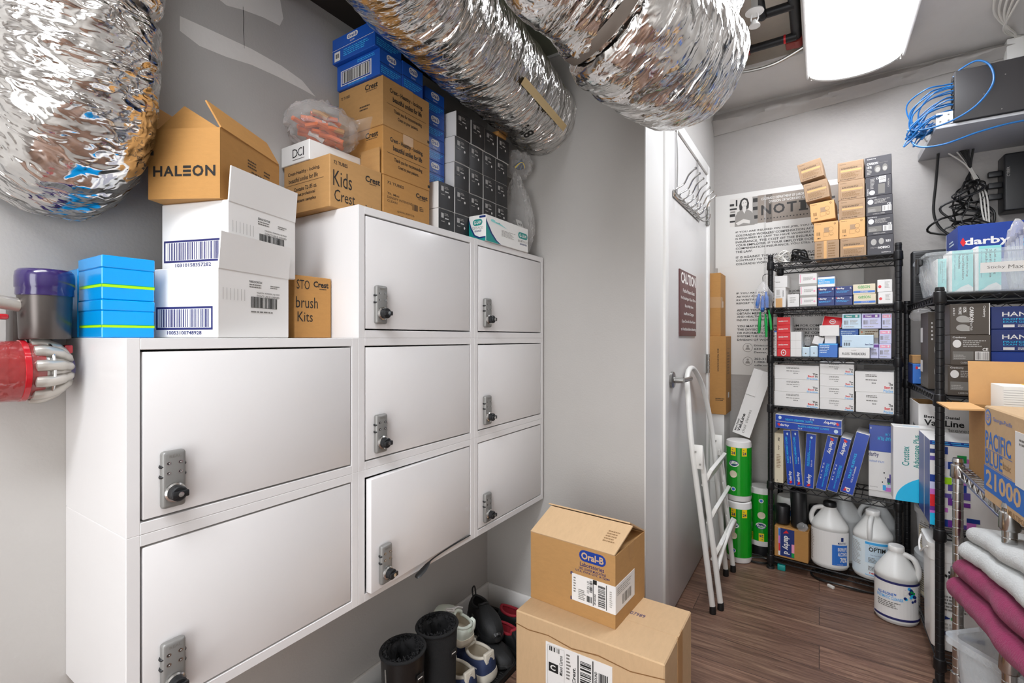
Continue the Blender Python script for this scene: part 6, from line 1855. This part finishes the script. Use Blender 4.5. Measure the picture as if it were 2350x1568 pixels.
o = tag(mb.obj('cardboard_box', None, (-.7405, 1.262, .3605), (0, 0, R(-4))), 'tan carton with blue oval logo on top of the large floor carton', C)
MB().box((.004, .004, H - .004), (.06, D - .004, H - .001), 'card').obj('inner_flap', o)
MB().box((W - .075, .004, H - .006), (W - .003, D - .004, H - .003), 'card').obj('inner_flap', o)
mb = MB().box((.518 * W, -.001, .20 * H), (W, 0, .585 * H), 'white')
mb.face((.518 * W, -.001, .20 * H), (W, 0, .585 * H), 'front', [('L', .04, .3, .10, .9, 'grey_ink', 6), ('L', .16, .1, .34, .5, 'grey_ink', 6), ('T', .36, .44, .41, .88, 'CO 816 1-01', 'black_ink', 90, 1), ('B', .42, .5, .49, .92, 'black_ink', 14, 1), ('R', .50, .84, .59, 1, 'black_ink'), ('R', .50, .05, .515, .84, 'black_ink'), ('B', .62, .10, .78, .86, 'black_ink', 22, 1), ('R', .80, .05, .815, .95, 'black_ink'), ('T', .53, .1, .57, .5, 'UPS GROUND', 'black_ink', 90, 1), ('B', .36, .12, .48, .34, 'black_ink', 7), ('L', .88, .2, .94, .8, 'pale_ink', 8)])
mb.obj('shipping_label', o)
mb = MB().box((W, 0.0, .20 * H), (W + .001, .62 * D, .585 * H), 'white')
mb.face((W, 0.0, .20 * H), (W + .001, .62 * D, .585 * H), 'right', [('L', .08, .6, .9, .9, 'pale_ink', 4), ('B', .34, .14, .8, .50, 'grey_ink', 14)])
mb.obj('packing_slip', o)
flap(o, 'top_flap', (0, 0, H), (W - .002, 0, 0), (.012, .098, .052), 'card_pale', .004, [('L', .80, .3, .95, .7, 'tan_ink', 5)])
flap(o, 'top_flap', (W, D, H), (-W + .002, 0, 0), (0, -.112, .058), 'card_pale', .004)

# ---------------------------------------------------------------- boot tray, boots and shoes
t = thing('boot_tray', 'black rubber boot tray under the shoes along the baseboard', 'tray', (-1.183, .70, 0))
W, D = .30, .955
mb = MB().box((0, 0, 0), (W, D, .004), 'black_rubber')
for a, b in (((0, 0), (W, .012)), ((0, D - .012), (W, D)), ((0, .012), (.012, D - .012)), ((W - .012, .012), (W, D - .012))):
    mb.box((a[0], a[1], .004), (b[0], b[1], .022), 'black_rubber', .003)
mb.obj('base', t)
mb = MB()
for i in range(9):
    for j in range(30):
        cx, cy = .03 + i * .030, .03 + j * .0305 + (.015 if i % 2 else 0)
        if cy > D - .03:
            continue
        mb.tube([(cx + .012 * math.cos(a), cy + .012 * math.sin(a), .0045) for a in [math.pi / 3 * k for k in range(6)]], .0016, 'black_rubber', 4, loop=True)
mb.obj('hexagon_tread', t)


def outline(L, w, n=44):
    """foot outline, heel at x=0, toe at x=L"""
    key = [(0, 0), (.02, .30), (.08, .42), (.22, .44), (.40, .41), (.58, .47), (.74, .52), (.88, .40), (.97, .18), (1, 0)]
    up = smooth_path([(k[0] * L, k[1] * w, 0) for k in key], 4)
    lo = [(p.x, -p.y * .94) for p in reversed(up[1:-1])]
    return [(p.x, p.y) for p in up] + lo


def shoe(name, label, cat, loc, rz, L, w, ms, sole_h=.03, heel_h=.085, tilt=(0, 0), group=None, shaft=0.0, lin_depth=.03, extras=None):
    """ms: sole, upper, collar, lining"""
    t = thing(name, label, cat, loc, (R(tilt[0]), R(tilt[1]), R(rz)), group)
    out = outline(L, w)
    n = len(out)
    sole = []
    for k, (sc_, z) in enumerate(((.93, 0), (1.0, .004), (1.03, sole_h * .6), (1.0, sole_h))):
        sole.append([((x - L * .5) * sc_ + L * .5, y * sc_, z + (.012 * max(0, (x / L - .8) / .2) ** 2 if z < .01 else 0)) for x, y in out])
    MB().loft(sole, ms[0]).obj('sole', t, smooth=50)
    # opening ellipse in the rear half
    ox, oa, ob = L * .24, L * .20, w * .33
    if shaft:
        ox, oa, ob = L * .22, L * .205, w * .46
    ang = []
    for x, y in out:
        ang.append(math.atan2(y / ob, (x - ox * 1.15) / oa))
    op = [(ox + oa * math.cos(a), ob * math.sin(a)) for a in ang]
    hh = [heel_h * (1 - .02 * math.sin(a)) + (.012 if not shaft else 0) * (math.cos(a) > .8) - (.010 if not shaft else 0) * abs(math.sin(a)) for a in ang]
    rings = []
    for f, g in ((0, 0), (.03, .3), (.10, .55), (.28, .78), (.55, .9), (.82, .97), (1, 1)):
        ring = []
        for (x, y), (px_, py_), h in zip(out, op, hh):
            q = max(0, x / L - .42) / .58
            fe = f if q <= 0 else f * (1 - .0 * q)
            gz = g * (1 - .35 * q * (1 - f))
            ring.append((x * .985 + L * .008 + (px_ - x) * fe, y * .97 + (py_ - y * .97) * fe, sole_h - .002 + (h - sole_h) * gz))
        rings.append(ring)
    if shaft:
        for z, e in ((.35, 1.0), (.7, 1.03), (1, 1.06)):
            rings.append([((x - ox) * e + ox, y * e, h + (shaft - heel_h) * z) for (x, y), h in zip(op, hh)])
    MB().loft(rings, ms[1], cap=False).obj('upper', t, smooth=60)
    top = rings[-1]
    zt = [p[2] for p in top]
    cr = .0045 if shaft else .0055
    mb = MB()
    mb.tube([(p[0], p[1], p[2]) for p in top], cr, ms[2], 8, loop=True)
    mb.obj('collar', t, smooth=60)
    inn = []
    bot = sole_h + .004 if not shaft else shaft - .16
    for z, e in (((1, .97), (.97, .80), (.90, .74), (.82, .76), (.74, .74), (.6, .78), (.4, .80), (.05, .80)) if shaft else ((1, .97), (.75, .93), (.4, .92), (.05, .90))):
        inn.append([((p[0] - ox) * e + ox, p[1] * e, bot + (p[2] - bot) * z) for p in top])
    if shaft:
        inn = [[(p[0] + noise.noise(Vector(p) * 90) * .010, p[1] + noise.noise(Vector(p) * 90 + Vector((5, 0, 0))) * .010, p[2] + noise.noise(Vector(p) * 60) * .006) for p in r_] for r_ in inn]
    mb = MB()
    mb.loft(inn, ms[3], cap=False)
    mb.poly([tuple(p) for p in inn[-1]], ms[3] if shaft else 'insole')
    if shaft:                                       # curly pile of the fleece
        rnd = random.Random(int(loc[1] * 1000))
        cx_, cy_ = sum(p[0] for p in top) / n, sum(p[1] for p in top) / n
        kk = mb.mi(ms[3])
        for _ in range(900):
            j = rnd.randrange(n)
            f_ = rnd.random()
            a_, b_ = top[j], top[(j + 1) % n]
            e_ = .97 - .20 * rnd.random() ** .7
            q_ = Vector((cx_ + (a_[0] + (b_[0] - a_[0]) * f_ - cx_) * e_, cy_ + (a_[1] + (b_[1] - a_[1]) * f_ - cy_) * e_, a_[2] + .004 - .075 * rnd.random() ** 1.5))
            d_ = Vector((cx_ - q_.x, cy_ - q_.y, .02)).normalized() + Vector((rnd.uniform(-.8, .8), rnd.uniform(-.8, .8), rnd.uniform(-.2, .9)))
            tip = q_ + d_.normalized() * rnd.uniform(.005, .011)
            s1 = d_.orthogonal().normalized() * .0026
            s2 = d_.cross(s1).normalized() * .0026
            vs_ = [mb.bm.verts.new(x) for x in (q_ + s1, q_ - s1 * .5 + s2, q_ - s1 * .5 - s2, tip)]
            for tri in ((0, 1, 3), (1, 2, 3), (2, 0, 3)):
                mb.bm.faces.new([vs_[i] for i in tri]).material_index = kk
    mb.obj('lining', t, smooth=60)
    if extras:
        extras(t, L, w, top)
    return t


def boot_x(t, L, w, top):
    MB().box((-.003, -.020, .215), (-.001, .004, .232), 'black_ink').prints((-.0035, .004, .218), (0, -.024, 0), (0, 0, .011), (-1, 0, 0), [('L', .05, .2, 1, .8, 'white', 1)]).obj('name_tab', t)
    for s in (-1, 1):
        MB().tube(smooth_path([(L * .22, s * w * .487, .255), (L * .2, s * w * .47, .15), (L * .2, s * w * .45, .10)], 4), .0018, 'grey_ink', 5).obj('side_seam', t)


GBT = 'tall black fleece-lined boots'
for lb, x, y, m in (('leather-fronted tall black boot with fleece lining, nearer of the pair', -.915, .955, 'boot_leather'), ('suede tall black boot with fleece lining, further of the pair', -.905, 1.085, 'boot_suede')):
    shoe('winter_boot', lb, 'boot', (x, y, .0045), 176, .275, .125, ('shoe_sole_black', m, 'boot_suede', 'fleece_black'), .028, .11, group=GBT, shaft=.280 if y < 1 else .285, extras=boot_x)


def nav_x(t, L, w, top):
    mb = MB()
    for s in (-1, 1):
        mb.loft([[(.03, s * w * .435, .052), (.10, s * w * .452, .052)], [(.03, s * w * .43, .056), (.10, s * w * .447, .056)]], 'white', closed=False)
    mb.obj('side_stripe', t)
    MB().box((-.004, -.022, .064), (.010, .022, .098), 'shoe_cream', .005, 3).obj('heel_tab', t, (0, 0, 0), (0, R(8), 0))
    MB().box((L * .40, -.022, .074), (L * .52, .022, .080), 'shoe_cream', .003).obj('tongue', t, (0, 0, 0), (0, R(-6), 0))
    for k in range(3):
        MB().tube(smooth_path([(L * (.46 + .05 * k), -.026, .080 - .006 * k), (L * (.47 + .05 * k), 0, .088 - .006 * k), (L * (.46 + .05 * k), .026, .080 - .006 * k)], 4), .0028, 'white', 6).obj('lace', t)


GNV = 'navy and cream trainers on the boot tray'
for lb, x, y in (('navy trainer with cream heel, closer to the tall boots', -.915, 1.198), ('navy trainer with cream heel, next to the black shoes', -.915, 1.305)):
    shoe('trainer', lb, 'shoe', (x, y, .0045), 172, .255, .098, ('shoe_cream', 'shoe_navy', 'shoe_cream', 'insole'), .034, .090, group=GNV, extras=nav_x)


def mint_x(t, L, w, top):
    MB().tube(smooth_path([(-.002, 0, .055), (-.012, 0, .075), (-.010, 0, .102), (.006, 0, .105)], 5), .006, 'shoe_mint', 8, flat=.4).obj('pull_tab', t)
    for k in range(4):
        MB().tube(smooth_path([(L * (.44 + .055 * k), -.028, .082 - .008 * k), (L * (.46 + .055 * k), 0, .094 - .008 * k), (L * (.44 + .055 * k), .028, .082 - .008 * k)], 4), .003, 'white', 6).obj('lace', t)
    MB().tube(smooth_path([(L * .46, .01, .092), (L * .5, .035, .10), (L * .42, .05, .11), (L * .38, .02, .098)], 5), .0028, 'white', 6).obj('lace', t)


shoe('trainer', 'pale mint trainer with cream sole, toe tipped up against the wall', 'shoe', (-1.0, 1.285, .106), 170, .18, .082, ('shoe_mint_sole', 'shoe_mint', 'shoe_mint', 'insole'), .030, .074, tilt=(0, -12), extras=mint_x)


def blk_x(t, L, w, top):
    MB().tube(smooth_path([(.0, -.006, .075), (-.008, -.006, .10), (-.006, 0, .112), (-.008, .006, .10), (.0, .006, .075)], 5), .0028, 'black_rubber', 6).obj('pull_loop', t)
    mb = MB().prints((L * .30, -w * .462, .034), (.032, 0, 0), (0, 0, .028), (0, -1, 0), [('T', .15, .1, .85, .9, 'S', 'grey_ink', 0, 1)])
    mb.obj('side_logo', t)
    MB().loft([[(L * .80, w * .38 * math.cos(a), .036 + .028 * math.sin(a)) for a in [math.pi * k / 8 for k in range(9)]], [(L * .995, w * .16 * math.cos(a), .030 + .012 * math.sin(a)) for a in [math.pi * k / 8 for k in range(9)]]], 'shoe_sole_black', closed=False).obj('toe_cap', t)


shoe('trainer', 'black slip-on trainer with tall pull loop, resting on another black shoe', 'shoe', (-1.135, 1.495, .070), -28, .20, .088, ('shoe_sole_black', 'shoe_black', 'shoe_black', 'black_rubber'), .030, .085, tilt=(0, 4), extras=blk_x)


def flat_x(t, L, w, top):
    MB().box((.002, -.006, .030), (.02, .0, .05), 'black_rubber', .002).obj('heel_tab', t)


shoe('trainer', 'black low trainer lying under the black slip-on trainer', 'shoe', (-1.13, 1.425, .0045), -8, .245, .090, ('shoe_sole_black', 'shoe_black', 'black_rubber', 'black_rubber'), .022, .062, extras=flat_x)
GRD = 'black shoes with red lining'
shoe('trainer', 'black shoe with red lining nearest the end wall', 'shoe', (-1.085, 1.60, .0045), -4, .25, .085, ('shoe_sole_black', 'shoe_black', 'shoe_red', 'shoe_red'), .022, .075, group=GRD)
shoe('trainer', 'black shoe with red lining in front of its mate', 'shoe', (-1.03, 1.513, .0045), -14, .22, .080, ('shoe_sole_black', 'shoe_black', 'shoe_red', 'shoe_red'), .022, .068, group=GRD)

# ---------------------------------------------------------------- cordless vacuum on its wall dock
t = thing('vacuum_cleaner', 'cordless vacuum cleaner with purple filter cap hanging at the left edge', 'vacuum cleaner', (-1.125, .262, 1.15))
mb = MB().lathe([(.0315, -.002), (.033, .0), (.0355, .074)], 'vac_grey', seg=36)
mb.obj('motor_body', t, smooth=50)
mb = MB().lathe([(.0365, .072), (.0375, .074), (.037, .084), (.0385, .086), (.0385, .104), (.0375, .112), (.034, .1165), (.02, .118)], 'vac_purple', seg=40)
mb.obj('filter_cap', t, smooth=50)
mb = MB().lathe([(.047, -.085), (.050, -.083), (.0505, -.035), (.046, -.008)], 'vac_bin', (0, 0, -.055), 40, 'y')
mb.obj('dust_bin', t, (0, 0, 0), smooth=50)
mb = MB().lathe([(.047, -.036), (.0515, -.034), (.0515, -.027), (.048, -.025)], 'vac_red', (0, 0, -.055), 40, 'y')
mb.obj('bin_ring', t, smooth=50)
mb = MB().lathe([(.046, -.026), (.044, -.005), (.038, .012), (.030, .024), (.018, .032)], 'vac_silver', (0, 0, -.055), 36, 'y')
mb.obj('cyclone_housing', t, smooth=50)
for k in range(11):
    a = 2 * math.pi * k / 11 + .2
    ca, sa = math.cos(a), math.sin(a)
    mb = MB().tube(smooth_path([(ca * .046, -.022, sa * .046 - .055), (ca * .047, -.006, sa * .047 - .055), (ca * .036, .016, sa * .036 - .055), (ca * .022, .030, sa * .022 - .055)], 6), [.004] + [.0095] * 11 + [.0078] * 4 + [.006, .005, .004], 'vac_silver', 10)
    mb.obj('cyclone_cone', t, smooth=60)
MB().tube([(.0478 * math.cos(a), .001, -.055 + .0478 * math.sin(a)) for a in [2 * math.pi * k / 40 for k in range(40)]], .0022, 'chrome', 6, loop=True).obj('trim_ring', t)
MB().lathe([(.024, .028), (.022, .034), (.012, .0375)], 'vac_purple', (0, 0, -.055), 24, 'y').obj('end_cap', t)
MB().box((-.006, .022, -.028), (.012, .034, -.012), 'vac_red', .003).obj('release_button', t)
MB().tube(smooth_path([(0, -.02, .052), (.004, -.06, .060), (.004, -.13, .070)], 5), .0115, 'vac_silver', 14).obj('handle', t, smooth=60)
MB().box((-.006, -.09, .030), (.010, -.045, .040), 'vac_red', .004).obj('trigger', t)
MB().box((-.073, -.035, -.03), (-.030, .018, .06), 'vac_grey', .006).obj('wall_dock', t)
